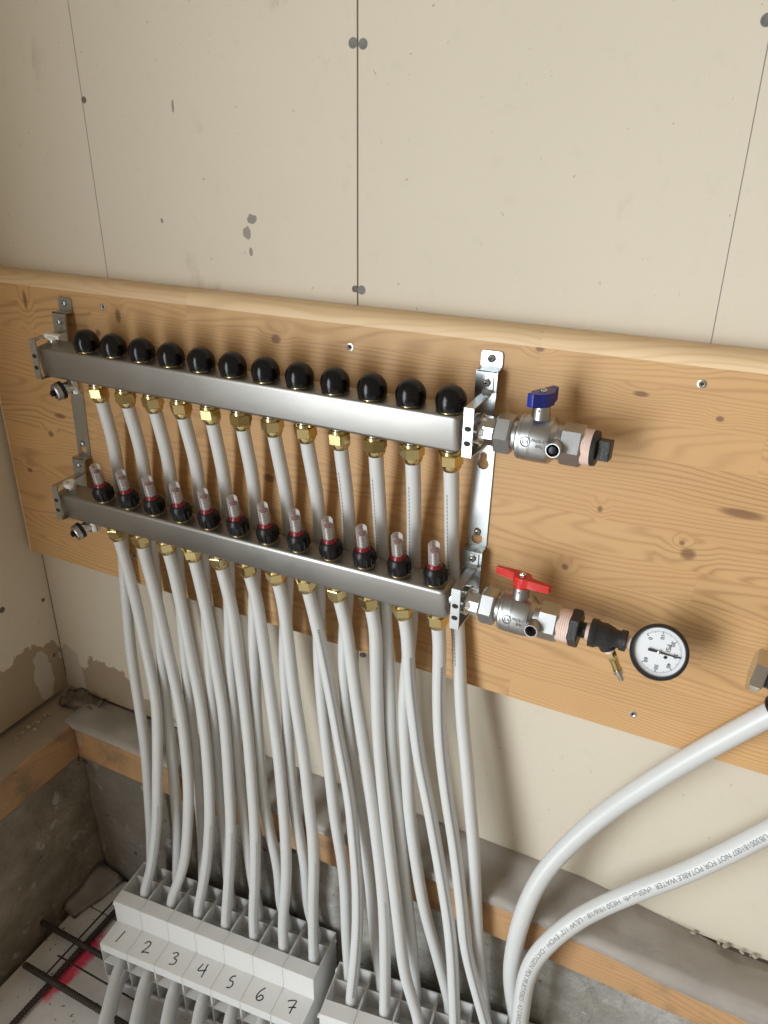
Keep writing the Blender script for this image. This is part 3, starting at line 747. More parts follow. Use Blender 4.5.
# ------------------------------------------------------------------ ball valves
AXX = (1, 0, 0)
def hx(me_mat, h0, h1, af, z, name, parent, ph=0.25, cham=0.002, n=6):
    bm = bmesh.new(); hexa(bm, h0, h1, af, (0, YBAR, z), AXX, cham, ph, n); return part(name, finish(name, bm, me_mat, 25), parent)
def rev(mat, prof, z, name, parent, n=36, sm=30):
    bm = bmesh.new(); lathe(bm, prof, (0, YBAR, z), AXX, n); return part(name, finish(name, bm, mat, sm), parent)
def valve(z, dx, handle, label, xbar):
    T = thing('ball_valve', (-0.2, YBAR, z-0.027), label, 'valve')
    f = lambda prof: [(h+dx, r) for h, r in prof]
    rev(M_chrome, f([(xbar-dx, 0.0125), (-0.272, 0.0125), (-0.272, 0.0185), (-0.2640, 0.0190), (-0.2630, 0.0165), (-0.257, 0.0160)]), z, 'tail_piece', T)
    hx(M_chrome, -0.2600+dx, -0.2460+dx, 0.0310, z, 'tail_hex', T, 0.26, 0.001, 8)
    hx(M_nickel, -0.2465+dx, -0.2270+dx, 0.0400, z, 'union_nut', T, 0.0, 0.0025)
    body = rev(M_nickel, f([(-0.2290, 0.0165), (-0.2205, 0.0165), (-0.2200, 0.0240), (-0.2185, 0.0252), (-0.2160, 0.0254), (-0.2155, 0.0248), (-0.2140, 0.0248), (-0.2135, 0.0256),
                 (-0.2045, 0.0260), (-0.2040, 0.0256), (-0.2030, 0.0256), (-0.2025, 0.0260), (-0.1875, 0.0257), (-0.1835, 0.0248), (-0.1815, 0.0215), (-0.1780, 0.0192), (-0.1715, 0.0195)]), z, 'body', T, 40)
    hx(M_nickel, -0.1730+dx, -0.1490+dx, 0.0400, z, 'end_hex', T, 0.12, 0.002)
    # test port pointing to the room
    px = -0.1745+dx
    bm = bmesh.new(); lathe(bm, [(0.0, 0.0084), (0.0335, 0.0084), (0.0345, 0.0078), (0.0345, 0.0068), (0.022, 0.0064)], (px, YBAR, z), (0, -1, 0.06), 24, cap=False)
    pt = part('test_port', finish('test_port', bm, M_nickel, 35), T)
    bm = bmesh.new(); lathe(bm, [(0.0225, 0.0064), (0.0230, 0.0)], (px, YBAR, z), (0, -1, 0.06), 20, cap=False)
    if handle == 'blue':
        bm.free(); bm = bmesh.new(); lathe(bm, [(0.026, 0.0064), (0.0305, 0.0062), (0.0340, 0.0042), (0.0350, 0.0)], (px, YBAR, z), (0, -1, 0.06), 20, cap=False)
    part('port_bore', finish('port_bore', bm, M_hole if handle == 'red' else M_blackm, 40), pt)
    # stem
    xs = -0.1990+dx
    bm = bmesh.new(); lathe(bm, [(0.020, 0.0108), (0.030, 0.0100), (0.0390, 0.0092), (0.0430, 0.0088)], (xs, YBAR, z), (0, 0, 1), 24)
    st = part('stem', finish('stem', bm, M_nickel, 35), T)
    bm = bmesh.new(); lathe(bm, [(0, 0.0016), (0.0014, 0.0013), (0.0016, 0)], (xs-0.001, YBAR-0.0094, z+0.034), (0, -1, 0), 10); part('grub_screw', finish('grub_screw', bm, M_chrome, 35), st)
    # butterfly handle: hub and two offset wings
    hmat = M_blue if handle == 'blue' else M_red
    ang = math.radians(62) if handle == 'blue' else math.radians(-8)
    bm = bmesh.new()
    zl, zh = 0.0390, 0.0535
    if handle == 'red':
        zl, zh = 0.0425, 0.0535
        L = [(-0.036, 0.0010), (-0.036, 0.0075), (-0.010, 0.0085), (-0.003, 0.0105), (0.007, 0.0085), (0.0105, 0.0035), (0.012, -0.0005), (0.037, -0.0005), (0.037, -0.0080), (0.010, -0.0085), (0.003, -0.0105), (-0.007, -0.0085), (-0.0105, -0.0035), (-0.012, 0.0010)]
    else:
        L = [(-0.0225, -0.0070), (-0.0230, 0.0010), (-0.0135, 0.0040), (-0.0090, 0.0095), (0.0060, 0.0105), (0.0120, 0.0080), (0.0225, 0.0070), (0.0230, -0.0010), (0.0135, -0.0040), (0.0090, -0.0095), (-0.0060, -0.0105), (-0.0120, -0.0080)]
    vs0 = [bm.verts.new((x, y, zl+(0.0015 if abs(x) > 0.02 else 0))) for x, y in L]; vs1 = [bm.verts.new((x, y, zh+(0.0 if abs(x) < 0.02 else (0.002 if handle == 'blue' else -0.0005)))) for x, y in L]
    bm.faces.new(vs0); bm.faces.new(vs1)
    for k in range(len(L)): k2 = (k+1) % len(L); bm.faces.new((vs0[k], vs0[k2], vs1[k2], vs1[k]))
    es = [e for e in bm.edges]
    bmesh.ops.bevel(bm, geom=es, offset=0.0007, segments=2, profile=0.5, affect='EDGES')
    lathe(bm, [(0.0385, 0.0100), (0.0480, 0.0100)], n=20)
    h = part('handle', finish('handle', bm, hmat, 35), T, (xs, YBAR, z), rot=(0, 0, ang), label='%s butterfly handle' % handle)
    bm = bmesh.new(); hexa(bm, 0.0530, 0.0560, 0.0075, (0, 0, 0), (0, 0, 1), 0.0004); lathe(bm, [(0.0560, 0.0026), (0.0572, 0.0020), (0.0574, 0)], n=12)
    part('handle_nut', finish('handle_nut', bm, M_chrome, 35), h, (xs, YBAR, z))
    # cast markings: ring with letters, two short lines of letters
    def on_body(me, xm, deg, r):
        a = math.radians(deg); nrm = Vector((0, -math.cos(a), math.sin(a))); up = Vector((0, math.sin(a), math.cos(a)))
        o = Vector((xm, YBAR, z))+nrm*r; me.transform(frame(o, Vector((1, 0, 0)), up, nrm)); return me
    part('cast_ring', on_body(plate([circle2((0, 0), 0.0056, 24), circle2((0, 0), 0.0049, 24)], 0.0006, M_cast, 0, 'cast_ring'), -0.2070+dx, 8, 0.0262), body)
    part('cast_lettering', on_body(text_mesh('EX', 0.0058, M_cast), -0.2070+dx, 8, 0.0263), body)
    part('cast_lettering', on_body(text_mesh('PN25-1"', 0.0046, M_cast), -0.1925+dx, 13, 0.0262), body)
    part('cast_lettering', on_body(text_mesh('BAL', 0.0046, M_cast), -0.1915+dx, 1, 0.0262), body)
    return T
valve(-0.2915, 0.0, 'blue', 'nickel ball valve with blue butterfly handle on the upper manifold', -0.2845)
valve(-0.5180, -0.0015, 'red', 'nickel ball valve with red butterfly handle on the lower manifold', -0.2890)
def taped(z, x0, x1, r, parent, name='thread_tape'):
    prof = []; n = 6
    for k in range(n): 
        a = x0+(x1-x0)*k/n; w = (x1-x0)/n; prof += [(a, r*0.975), (a+w*0.3, r), (a+w*0.7, r)]
    prof.append((x1, r*0.975)); return rev(M_tape, prof, z, name, parent, 32, 60)
# plug in the upper valve
T = thing('pipe_plug', (-0.13, YBAR, -0.2915-0.02), 'black square-headed iron plug with pink tape closing the upper valve', 'plug')
taped(-0.2915, -0.1495, -0.1395, 0.0196, T)
rev(M_iron, [(-0.1400, 0.0188), (-0.1390, 0.0196), (-0.1350, 0.0190), (-0.1340, 0.0170)], -0.2915, 'flange', T)
bm = bmesh.new(); hexa(bm, -0.1342, -0.1200, 0.0210, (0, YBAR, -0.2915), AXX, 0.0012, 0.62, 4); part('square_head', finish('square_head', bm, M_iron, 25), T)
# bushing and tee on the lower valve
ZL = -0.5180
T = thing('reducer_bushing', (-0.12, YBAR, ZL-0.021), 'black iron hex bushing wrapped in pink tape on the lower valve', 'pipe fitting')
taped(ZL, -0.1510, -0.1360, 0.0196, T)
hx(M_iron, -0.1370, -0.1250, 0.0400, ZL, 'hex_collar', T, 0.15, 0.0015)
T = thing('iron_tee', (-0.09, YBAR, ZL-0.019), 'small black iron tee between the hex bushing and the gauge', 'pipe fitting')
rev(M_iron, [(-0.1255, 0.0095), (-0.1135, 0.0095)], ZL, 'nipple', T)
taped(ZL, -0.1180, -0.1130, 0.0105, T)
rev(M_iron, [(-0.1135, 0.0150), (-0.1133, 0.0170), (-0.1060, 0.0170), (-0.1050, 0.0160), (-0.1035, 0.0152), (-0.0950, 0.0150), (-0.0880, 0.0128), (-0.0840, 0.0106), (-0.0790, 0.0104), (-0.0785, 0.0124), (-0.0715, 0.0124), (-0.0710, 0.0108)], ZL, 'tee_body', T, 30, 45)
bdir = Vector((0.42, 0.10, -0.90)).normalized(); bo = Vector((-0.0975, YBAR, ZL))
bm = bmesh.new(); lathe(bm, [(0.004, 0.0115), (0.0165, 0.0108), (0.0175, 0.0090)], bo, bdir, 22); part('branch', finish('branch', bm, M_iron, 35), T)
rev(M_tape, [(-0.0715, 0.0075), (-0.0675, 0.0078), (-0.0655, 0.0072)], ZL, 'tape', T)
# bleeder
T = thing('test_valve_stem', bo+bdir*0.05, 'small brass air test valve stem hanging under the tee', 'valve stem')
bm = bmesh.new(); lathe(bm, [(0.016, 0.0066), (0.0225, 0.0062)], bo, bdir, 16); part('tape', finish('tape', bm, M_tape, 35), T)
bm = bmesh.new(); hexa(bm, 0.0220, 0.0340, 0.0108, bo, bdir, 0.0006); lathe(bm, [(0.0340, 0.0052), (0.0490, 0.0050), (0.0495, 0.0042)], bo, bdir, 14); part('stem_body', finish('stem_body', bm, M_brass, 35), T)
bm = bmesh.new(); lathe(bm, [(0.0492, 0.0056), (0.0550, 0.0056), (0.0555, 0.0036), (0.0650, 0.0033), (0.0652, 0.0014)], bo, bdir, 14); part('thread_tip', finish('thread_tip', bm, M_chrome, 35), T)

# ------------------------------------------------------------------ pressure gauge
th = math.radians(24)
gn = Vector((0.0, -math.cos(th), math.sin(th)))           # the way the dial faces
gc = Vector((-0.0340, YBAR, ZL)) + gn*0.013
gx = Vector((0, -math.sin(th), -math.cos(th)))            # reading direction of the dial: the gauge lies on its side, its top to the right
gy = Vector((1, 0, 0))
GM = frame(gc, gx, gy, gn)
T = thing('pressure_gauge', gc-gn*0.03, 'round pressure gauge with white dial and black rim lying on its side', 'gauge')
bm = bmesh.new(); lathe(bm, [(-0.024, 0.0), (-0.024, 0.0255), (-0.021, 0.0285), (-0.002, 0.0295), (0.0, 0.0318), (0.006, 0.0318), (0.0078, 0.0308), (0.0078, 0.0288), (0.0050, 0.0275), (0.0020, 0.0275)], (0, 0, 0), (0, 0, 1), 48, cap=False)
me = finish('case', bm, M_blackm, 35); me.transform(GM); part('case', me, T)
bm = bmesh.new(); lathe(bm, [(0.0020, 0.0276), (0.0022, 0.0)], (0, 0, 0), (0, 0, 1), 48, cap=False); me = finish('dial', bm, M_dial); me.transform(GM); dial = part('dial', me, T)
bm = bmesh.new(); lathe(bm, [(-0.030, 0.0058), (0.002, 0.0058), (0.002, 0.0068), (0.005, 0.0068)], (gc.x-0.0345, YBAR, ZL), (1, 0, 0), 14); 
bm2 = bm; part('stem', finish('stem', bm2, M_brass, 35), T)
def dialpt(v, r):       # v = pressure 0..60, 270 degrees of scale
    a = math.radians(225-270*v/60.0); return (r*math.cos(a), r*math.sin(a))
bm = bmesh.new()
for v in range(0, 61):
    a = math.radians(225-270*v/60.0); big = v % 10 == 0; mid = v % 5 == 0
    if not mid and v % 1: continue
    r1 = 0.0238; r0 = r1-(0.0032 if big else 0.0022 if mid else 0.0013); wd = 0.00042 if big else 0.00024
    d = Vector((math.cos(a), math.sin(a), 0)); n = Vector((-d.y, d.x, 0)); zz = Vector((0, 0, 0.0025))
    bm.faces.new([bm.verts.new(p) for p in (d*r0-n*wd+zz, d*r1-n*wd+zz, d*r1+n*wd+zz, d*r0+n*wd+zz)])
me = finish('tick_marks', bm, M_print); me.transform(GM); part('tick_marks', me, dial)
for v in (0, 10, 20, 30, 40, 50, 60):
    if v == 30: pass
    x, y = dialpt(v, 0.0174); me = text_mesh(str(v), 0.0058, M_ink, 0.0001, 'numeral'); me.transform(GM @ Matrix.Translation((x, y, 0.0025))); part('numeral', me, dial)
me = text_mesh('PSI', 0.0072, M_ink, 0.0001, 'unit_lettering'); me.transform(GM @ Matrix.Translation((-0.0066, 0.0085, 0.0025))); part('unit_lettering', me, dial)
me = plate([[(0.0022, 0.0065), (0.0050, 0.0052), (0.0062, 0.0078), (0.0045, 0.0098), (0.0026, 0.0090)]], 0.0002, M_ink, 0, 'maker_mark'); me.transform(GM @ Matrix.Translation((0, 0, 0.0025))); part('maker_mark', me, dial)
me = plate([[(-0.0016, -0.0120), (0.0016, -0.0120), (0.0012, -0.002), (0.00045, 0.0235), (-0.00045, 0.0235), (-0.0012, -0.002)]], 0.0004, M_ink, 0, 'needle')
me.transform(GM @ Matrix.Translation((0, 0, 0.0040)) @ Matrix.Rotation(math.radians(-2), 4, 'Z')); part('needle', me, T)
bm = bmesh.new(); lathe(bm, [(0.0022, 0.0021), (0.0050, 0.0021), (0.0055, 0.0012), (0.0056, 0.0)], n=16); me = finish('needle_hub', bm, M_chrome, 30); me.transform(GM); part('needle_hub', me, T)

# ------------------------------------------------------------------ bend guide units on the floor
UW, UD1, UD2, UH1, UH2 = 0.0596, 0.050, 0.0955, 0.1025, 0.0545
HT = UH1+UH2
def unit_mesh():
    bm = bmesh.new(); t = 0.0011; e = 0.00032; y1 = UD1+UD2
    def sidewall(x0, x1):
        P = [(0, 0.0), (y1, 0.0), (y1, HT), (UD1, HT), (UD1, UH1), (0, UH1)]
        A = [bm.verts.new((x0, y, z)) for y, z in P]; B = [bm.verts.new((x1, y, z)) for y, z in P]
        bm.faces.new(A); bm.faces.new(B)
        for k in range(len(P)): bm.faces.new((A[k], A[(k+1) % len(P)], B[(k+1) % len(P)], B[k]))
    sidewall(e, e+t); sidewall(UW-e-t, UW-e)
    x0, x1 = e+t*0.5, UW-e-t*0.5
    a, c = e+t*0.98, UW-e-t*0.98
    for lo, hi in (((a, 0.0, UH1-0.003), (c, UD1+0.002, UH1)),                        # ledge
                   ((a, 0.0004, UH1-0.021), (c, 0.003, UH1-0.003)),                   # front band
                   ((a, UD1, UH1), (c, UD1+0.0022, HT-0.003)),                        # step face
                   ((a, UD1, HT-0.003), (c, UD1+0.026, HT)),                          # front lip
                   ((a, UD1+0.024, 0.045), (c, UD1+0.026, HT-0.003)),                 # cell front
                   ((a, y1-0.0022, 0.0), (c, y1, HT)),                                # back
                   ((a, UD1+0.026, HT-0.050), (c, UD1+0.066, HT-0.048)),              # front cell floor
                   ((a, UD1+0.068, HT-0.036), (c, y1-0.0022, HT-0.034)),              # rear cell floor
                   ((a, 0.028, 0.030), (c, 0.030, UH1-0.003)) ):                      # inner wall of the outlet
        box(bm, lo, hi)
    box(bm, (x0, 0.0, 0.0), (x1, 0.0025, 0.010)); 
    return finish('body', bm, M_unit)
me_unit = unit_mesh()
bm = bmesh.new(); box(bm, (0.001, UD1+0.066, 0.05), (UW-0.001, UD1+0.068, HT-0.006)); me_cross = finish('cell_divider', bm, M_unit)
bm = bmesh.new(); box(bm, (0.001, 0.0004, 0.050), (UW-0.001, 0.030, 0.0525)); me_shelf = finish('outlet_shelf', bm, M_unit)
bm = bmesh.new(); box(bm, (-0.004, 0, -0.0025), (0.0004, 0.006, 0.0025), 0.0008); me_peg = finish('connector_peg', bm, M_unit)
DIG = {'1': [[(0.0035, 0.0085), (-0.0035, -0.0085)]],
       '2': [[(-0.005, 0.005), (-0.001, 0.0088), (0.0035, 0.006), (0.001, 0), (-0.005, -0.0078), (-0.001, -0.0068), (0.0055, -0.0078)]],
       '3': [[(-0.0045, 0.007), (0.001, 0.0088), (0.004, 0.0055), (-0.0005, 0.001), (0.0038, -0.002), (0.002, -0.0075), (-0.005, -0.0082)]],
       '4': [[(-0.001, 0.0088), (-0.0055, -0.0008), (0.0055, 0.0002)], [(0.0055, 0.0088), (0.0015, -0.0100)]],
       '5': [[(0.0045, 0.0085), (0.0, 0.0075), (-0.0025, 0.002), (0.002, 0.0008), (0.003, -0.004), (-0.001, -0.008), (-0.0045, -0.0072)]],
       '6': [[(0.0045, 0.0088), (-0.002, 0.003), (-0.0048, -0.0045), (-0.001, -0.0085), (0.0042, -0.0055), (0.002, -0.001), (-0.0035, -0.0045)]],
       '7': [[(-0.0055, 0.0065), (-0.002, 0.0078), (0.0055, 0.0075), (0.0025, 0.0), (-0.0005, -0.0088)], [(-0.003, -0.0012), (0.0065, -0.0005)]]}
BL = {}
def block(n, origin, yaw, z0, first, lab):
    R = Matrix.Translation(Vector((origin[0], origin[1], z0))) @ Matrix.Rotation(yaw, 4, 'Z')
    for i in range(n):
        num = first+i; M = R @ Matrix.Translation((i*UW, 0, 0)); BL[num] = M
        lb = lab(num, i)
        T = thing('bend_guide_unit', M @ Vector((0, 0, 0)), lb, 'pipe guide', 'white bend guide units standing in rows')
        T.rotation_euler = (0, 0, yaw)
        def lp(name, me, off=(0, 0, 0), parent=T):
            o = bpy.data.objects.new(name, me); COL.objects.link(o); o.parent = parent; o.location = off; return o
        lp('body', me_unit); lp('cell_divider', me_cross); lp('outlet_shelf', me_shelf)
        if i == 0: lp('connector_peg', me_peg, (0, UD1+0.001, HT-0.012)); lp('connector_peg', me_peg, (0, UD1+UD2-0.012, HT-0.012))
        if i == n-1: lp('connector_peg', me_peg, (UW+0.0036, UD1+UD2-0.012, HT-0.012))
        if str(num) in DIG and num <= 7:
            q = Matrix.Translation((UW*0.46, UD1*0.50, UH1+0.0001)) @ Matrix.Rotation(0.28, 4, 'Z') @ Matrix.Scale(1.35, 4)
            lp('marker_number', strokes(DIG[str(num)], 0.00085, M_ink, 'marker_number', q))
block(7, (-0.8825, 0.6400), math.radians(5.1), FLOOR, 1, lambda num, i: 'white plastic bend guide unit with handwritten %s, %s of the left-hand row' % (['one', 'two', 'three', 'four', 'five', 'six', 'seven'][i], ordw[i]))
block(6, (-0.4265, 0.6325), math.radians(8.3), FLOOR, 8, lambda num, i: 'unmarked white plastic bend guide unit, %s from the left of the right-hand row' % ordw[i])

# ------------------------------------------------------------------ pipes, traced from nut to bend guide
PR = 0.0094
F = {1: [(120.5,544),(135,597),(147,653),(155.3,694),(157.5,727),(157.3,784),(156.5,824),(151,868)],
     2: [(143.7,552),(155,593),(169,655),(179.7,705),(185,743),(188.4,785),(188,820),(184,864)],
     3: [(171,559),(181,604),(191.5,657),(200.7,703),(206,743),(209,785),(209.6,824),(206,868)],
     4: [(197,565),(207,613),(214.5,657),(223,707),(227,750),(229,785),(231,824),(229.6,868)],
     5: [(224.5,573),(233,613),(238.5,657),(245,707),(249.4,750),(252,785),(255,830),(255,880),(253.5,912)],
     6: [(253,583),(261,625),(270.5,695),(278.7,756),(283,805),(285,827),(286.4,875),(283,920)],
     7: [(282,593),(287.5,637),(294.5,695),(304,756),(309.6,809),(312,827),(314,864),(313,908)],
     8: [(311,600),(321,644),(332,699),(340.6,747),(349.5,796),(353.5,835),(357.5,886),(356.8,940)],
     9: [(343,609),(349.5,648),(356.5,699),(366,761),(373,810),(376,833),(382.7,893),(385,945)],
     10: [(375.3,622),(376.4,673),(378,728),(380,756),(383.7,797),(389,845),(396.5,907),(399,929),(405,975)],
     11: [(407.4,625),(409,673),(413,709),(419,757),(428,801),(436.6,848),(447,909),(452,955)],
     12: [(440,636),(438.8,682),(439.5,728),(442,757),(447.5,801),(455,848),(462,908),(467.4,955)]}
B = {1: [(105,405),(112,436),(117,464),(121,500),(123,545),(125,582),(131,650),(140,710),(145.4,750),(148.2,788),(151,835)],
     2: [(130,405),(139,442),(144,470),(149,510),(153,550),(157,600),(162,661),(166.4,705),(171,747),(174.5,788),(177.5,835)],
     3: [(159,415),(166,449),(171,480),(175,520),(178,560),(181,604),(186,661),(190.7,716),(196,768),(202,829),(203,868)],
     4: [(188,422),(196,463),(200,497),(203,540),(205,590),(209.6,661),(214,721),(218.6,776),(225,835),(227.5,872)],
     5: [(215,429),(223,470),(226.5,500),(228.5,550),(229.5,610),(230.8,661),(234,716),(238,770),(246,829),(250.6,868)],
     6: [(247,435),(254,485),(255.5,530),(255,580),(253.8,625),(255.5,693),(260,761),(266,815),(277.5,864),(281,905)],
     7: [(280,440),(286,492),(288.5,525),(288,580),(284.5,650),(286.4,697),(289.7,761),(296.4,820),(305,864),(308.5,908)],
     8: [(312,446),(317.5,498),(319,532),(319.5,590),(319,650),(321.8,698),(328.5,761),(335.3,820),(344,875),(346.8,940)],
     9: [(344.7,455),(347.6,503),(349,543),(348,590),(344,650),(346,705),(353,763),(362,820),(370.5,886),(375.8,946)],
     10: [(379,460),(382,549),(384.5,590),(386.6,640),(389,691),(391.5,757),(397.4,805),(402,852),(408,907),(411.5,940)],
     11: [(413.5,472),(414,551),(413,590),(410,640),(405,690),(404.5,728),(406.5,757),(409,805),(414.7,852),(424,907),(436,951)],
     12: [(451.6,480),(452,551),(455,595),(458.4,634),(460,682),(463,728),(466,757),(470,805),(474,852),(476,908),(479,955)]}
def lerp_tab(tab, z):
    if z >= tab[0][0]: return tab[0][1]
    for (z0, y0), (z1, y1) in zip(tab, tab[1:]):
        if z >= z1:
            t = (z0-z)/(z0-z1); return y0+(y1-y0)*t
    return tab[-1][1]
def trace(pxs, tab):
    out = []
    for p in pxs:
        y = 0.8
        for _ in range(25):
            q = on_y(p, y); y = lerp_tab(tab, q.z)
        out.append(on_y(p, y))
    return out
def print_strip(path, ang, wdt, dash, gap, i0, i1, name, parent, r=PR, mat=None):
    """row of printed dashes along the pipe, on its surface"""
    bm = bmesh.new(); s = 0.0; acc = []
    for i in range(len(path)-1):
        a, c = path[i], path[i+1]; L = (c-a).length
        acc.append((s, a, c, L)); s += L
    def at(d):
        for (s0, a, c, L) in acc:
            if d <= s0+L: return a.lerp(c, (d-s0)/L), (c-a).normalized()
        return path[-1], (path[-1]-path[-2]).normalized()
    def surf(d, off):
        p, t = at(d); nrm = Vector((math.sin(ang), -math.cos(ang), 0)); nrm = (nrm-t*nrm.dot(t)).normalized(); side = t.cross(nrm)
        al = off/r; return p+(nrm*math.cos(al)+side*math.sin(al))*(r+0.00015)
    d = s*i0
    while d < s*i1:
        q = [surf(d, -wdt/2), surf(d+dash, -wdt/2), surf(d+dash, wdt/2), surf(d, wdt/2)]
        bm.faces.new([bm.verts.new(p) for p in q]); d += dash+gap
    return part(name, finish(name, bm, mat or M_print), parent)
pipes_path = {}
zt = FLOOR+HT
for num in range(1, 13):
    Mx = BL[num]
    for kind in 'FB':
        yc = UD1+(0.0385 if kind == 'F' else 0.0800); xf = 0.70 if kind == 'F' else (0.46 if num < 8 else 0.40)
        cell = Mx @ Vector((UW*xf, yc, HT))
        if kind == 'F':
            st = PORT['lo', num-1]; tab = [(-0.58, st.y+0.001), (-0.64, st.y+0.002), (-0.80, 0.8000), (-1.0, 0.5*(0.790+cell.y)), (zt, cell.y)]
            tr = trace(F[num], tab)
        else:
            st = PORT['up', num-1]; tab = [(-0.35, st.y+0.001), (-0.42, 0.8190), (-0.48, 0.8315), (-0.60, 0.8345), (-0.80, 0.8160), (-0.98, 0.7930), (-1.12, 0.7900), (zt, cell.y)]
            tr = trace(B[num], tab)
        tr = [q for q in tr if q.z > zt+0.03 and q.z < st.z-0.012]
        ex = 0.062 if kind == 'F' else 0.027
        dirn = Mx.to_3x3() @ Vector((0.40, -0.92, 0))
        tail = [cell, Mx @ Vector((UW*xf, yc-0.003, HT-0.035)), Mx @ Vector((UW*xf, yc-0.020, ex+0.026)), Mx @ Vector((UW*0.62, 0.045, ex+0.010)),
                Mx @ Vector((UW*0.62, 0.0, ex-0.002))]
        e0 = tail[-1]
        for k in (1, 2, 3): tail.append(e0+dirn*0.11*k+Vector((0, 0, -0.004*k if kind == 'F' else 0)))
        dn = PDIR['lo' if kind == 'F' else 'up']
        top = st-dn*0.012
        pts = [top, st+dn*0.004]+tr+tail
        path = smooth_path(catmull(pts, 0.010), 8)
        path[0] = top
        bm = bmesh.new(); tube(bm, path, PR, 16)
        nm = 'heating_pipe'
        lab = ('white plastic pipe from the %s brass nut of the %s manifold, counted from the left' % (ordw[num-1], 'lower' if kind == 'F' else 'upper'))
        # geometry relative to the pipe's own origin
        T = part(nm, finish(nm, bm, M_pex, True)); tag(T, lab, 'pipe', 'white pipes hanging from the manifolds')
        pipes_path[kind, num] = path
        if kind == 'F' and num in (8, 11, 12): print_strip(path, 0.75, 0.0030, 0.0022, 0.0011, 0.06, 0.60, 'print_line', T)
        if kind == 'B' and num in (9, 10, 11, 12): print_strip(path, -0.25, 0.0012, 0.0040, 0.0016, 0.03, 0.20, 'print_line', T)
        if kind == 'F' and num in (1, 3, 4, 5, 7, 9): print_strip(path, 0.8, 0.0020, 0.0022, 0.0011, 0.42, 0.60, 'print_line', T, mat=M_printlt)

# ------------------------------------------------------------------ the two larger pipes on the right
BR = 0.0135
def big(pxs, tab, label, ext):
    tr = trace(pxs, tab); pts = tr+ext
    path = smooth_path(catmull(pts, 0.010), 8)
    bm = bmesh.new(); tube(bm, path, BR, 22)
    T = part('supply_pipe', finish('supply_pipe', bm, M_pex, True)); tag(T, label, 'pipe', 'wider white pipes on the right')
    return T, path
M13 = BL[13]
c1 = M13 @ Vector((UW*0.30, UD1+0.081, HT)); c2 = M13 @ Vector((UW*0.34, UD1+0.045, HT)); dn13 = Vector((0, 0, -0.030))
tab1 = [(-0.50, 0.832), (-0.70, 0.835), (-0.85, 0.832), (-1.00, 0.792), (-1.10, 0.788), (zt, c1.y)]
P1, path1 = big([(785, 706), (700, 752), (640, 789), (600, 817), (565, 848), (540, 878), (524, 912), (515, 945), (511.5, 980)], tab1,
                'plain wider white pipe curving down from the dark valve at the right edge', [c1, c1+dn13])
tab2 = [(-0.68, 0.834), (-0.86, 0.834), (-0.95, 0.812), (-1.00, 0.786), (-1.10, 0.768), (zt, c2.y)]
P2, path2 = big([(850, 790), (800, 816), (768, 832), (730, 852), (680, 875), (640, 890), (600, 907), (570, 924), (545, 946), (527, 975)], tab2,
                'wider white pipe printed with a line of grey lettering, lower right', [c2, c2+dn13])
# lettering round the printed pipe, upside down as it hangs
def text_on_pipe(path, txt, size, start, ang, parent):
    me = text_mesh(txt, size, M_print, 0.0, 'pipe_lettering')
    L = [0.0]
    for a, c in zip(path, path[1:]): L.append(L[-1]+(c-a).length)
    xs = [v.co.x for v in me.vertices]; x0 = min(xs)
    import bisect
    nrm0 = Vector((0, -math.cos(ang), math.sin(ang)))
    bm = bmesh.new(); bm.from_mesh(me)
    bmesh.ops.subdivide_edges(bm, edges=[e for e in bm.edges if e.calc_length() > size*0.4], cuts=1)
    for v in bm.verts:
        d = start+(v.co.x-x0); i = min(max(bisect.bisect(L, d)-1, 0), len(path)-2); t = (d-L[i])/(L[i+1]-L[i])
        p = path[i].lerp(path[i+1], t)
        tg = (path[min(i+2, len(path)-1)]-path[max(i-1, 0)]).normalized()
        n = (nrm0-tg*nrm0.dot(tg)).normalized(); s = n.cross(tg)
        al = v.co.y/BR
        v.co = p+(n*math.cos(al)+s*math.sin(al))*(BR+0.0002)
    bm.to_mesh(me); bm.free(); return part('pipe_lettering', me, parent)
text_on_pipe(path2, '3OKG UB300181007 NOT FOR POTABLE WATER  cNSFus-rfh  HE20 19/6/18 - ULW 1/2" EVOH - OXYGEN PEX PE-RT/F2623 - 4.2 CAN/CSA B137 - ASTM F876 SDR9', 0.0098, 0.085, 0.55, P2)

# dark valve body with steel nut at the right edge
T = thing('edge_valve', (0.09, 0.806, -0.575), 'dark valve with shiny steel hex nut cut off by the right edge', 'valve')
q = on_y((756, 669), 0.806)
bm = bmesh.new(); hexa(bm, 0, 0.0135, 0.043, (q.x-0.004, 0.806, q.z), (1, 0.0, -0.12), 0.002, 0.25); part('hex_nut', finish('hex_nut', bm, M_chrome, 25), T)
bm = bmesh.new(); lathe(bm, [(0.007, 0.0165), (0.05, 0.0165)], (q.x, 0.806, q.z), (1, 0, -0.12), 28)
lathe(bm, [(-0.020, 0.0175), (0.045, 0.0175), (0.050, 0.0150)], (q.x+0.040, 0.812, q.z), (0.25, 0.0, 0.97), 28); part('valve_body', finish('valve_body', bm, M_iron, 30), T)
bm = bmesh.new(); lathe(bm, [(-0.014, 0.0160), (-0.011, 0.0180), (0.012, 0.0180), (0.016, 0.0160)], path1[0], (path1[0]-path1[2]), 28); part('pipe_collar', finish('pipe_collar', bm, M_blackm, 30), T)
bm = bmesh.new(); box(bm, (q.x+0.014, 0.790, q.z+0.030), (q.x+0.060, 0.792, q.z+0.075), 0.0006); part('zinc_plate', finish('zinc_plate', bm, M_zinc, 30), T)

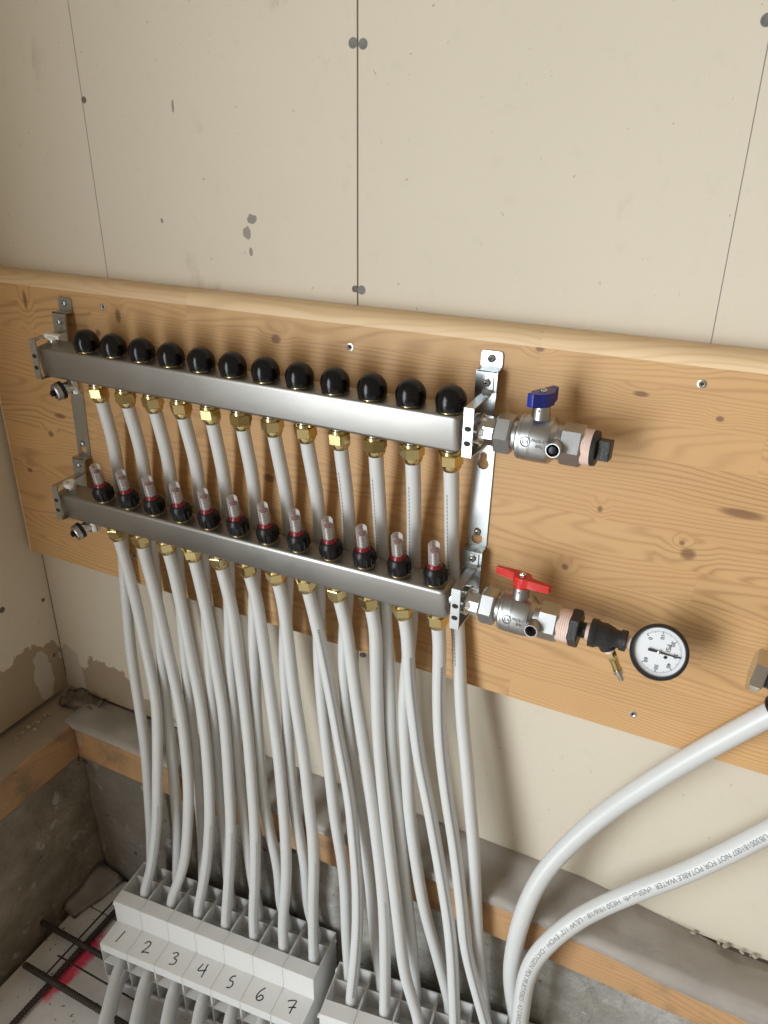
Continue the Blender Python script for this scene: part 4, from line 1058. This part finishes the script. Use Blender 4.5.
# ------------------------------------------------------------------ reinforcing bars in the corner
def rebar(a, c, r, label, ribs=True, name='reinforcing_bar'):
    a = Vector(a); c = Vector(c); L = (c-a).length; n = max(4, int(L/0.006)); bm = bmesh.new()
    prof = []
    for k in range(n):
        h = L*k/n
        if ribs: prof += [(h, r), (h+L/n*0.45, r), (h+L/n*0.6, r*1.16), (h+L/n*0.85, r*1.16)]
        else: prof += [(h, r)]
    prof.append((L, r)); lathe(bm, prof, a, c-a, 12)
    o = part(name, finish(name, bm, M_rebar, 40)); tag(o, label, 'rebar'); return o
rebar((-1.085, 0.660, FLOOR+0.022), (-0.896, 0.660, FLOOR+0.022), 0.0052, 'rusty reinforcing bar coming out of the left concrete curb')
rebar((-1.030, 0.580, FLOOR+0.022), (-0.60, 0.580, FLOOR+0.022), 0.0056, 'thick dark reinforcing bar lying free of the curb, beside the red paint')
rebar((-0.968, 0.30, FLOOR+0.0088), (-0.966, 0.80, FLOOR+0.0088), 0.0052, 'long reinforcing bar running over the red paint under the others')
rebar((-0.982, 0.585, FLOOR+0.0170), (-0.981, 0.80, FLOOR+0.0170), 0.0018, 'thin wire running beside the long bar towards the wall', False, 'tie_wire')
rebar((-0.992, 0.625, FLOOR+0.0160), (-0.80, 0.6245, FLOOR+0.0160), 0.0018, 'thin wire lying across the long bar, between the thick bars', False, 'tie_wire')
# polythene lapping up in the corner of the floor
bm = bmesh.new(); grid = []
for i in range(9):
    y = 0.705+0.118*i/8; row = []
    for j in range(7):
        t = j/6; x = -1.066+0.062*t*(0.55+0.45*i/8); z = FLOOR+0.004+0.026*(1-t)**2*(0.4+0.6*i/8)+0.004*math.sin(i*1.3+j)
        row.append(bm.verts.new((x, y, z)))
    grid.append(row)
for A, Bq in zip(grid, grid[1:]):
    for k in range(6): bm.faces.new((A[k], A[k+1], Bq[k+1], Bq[k]))
bmesh.ops.solidify(bm, geom=bm.faces[:], thickness=0.0006)
o = part('polythene_flap', finish('polythene_flap', bm, M_poly, True)); tag(o, 'grey polythene flap lapping up the concrete in the floor corner', 'plastic sheet')
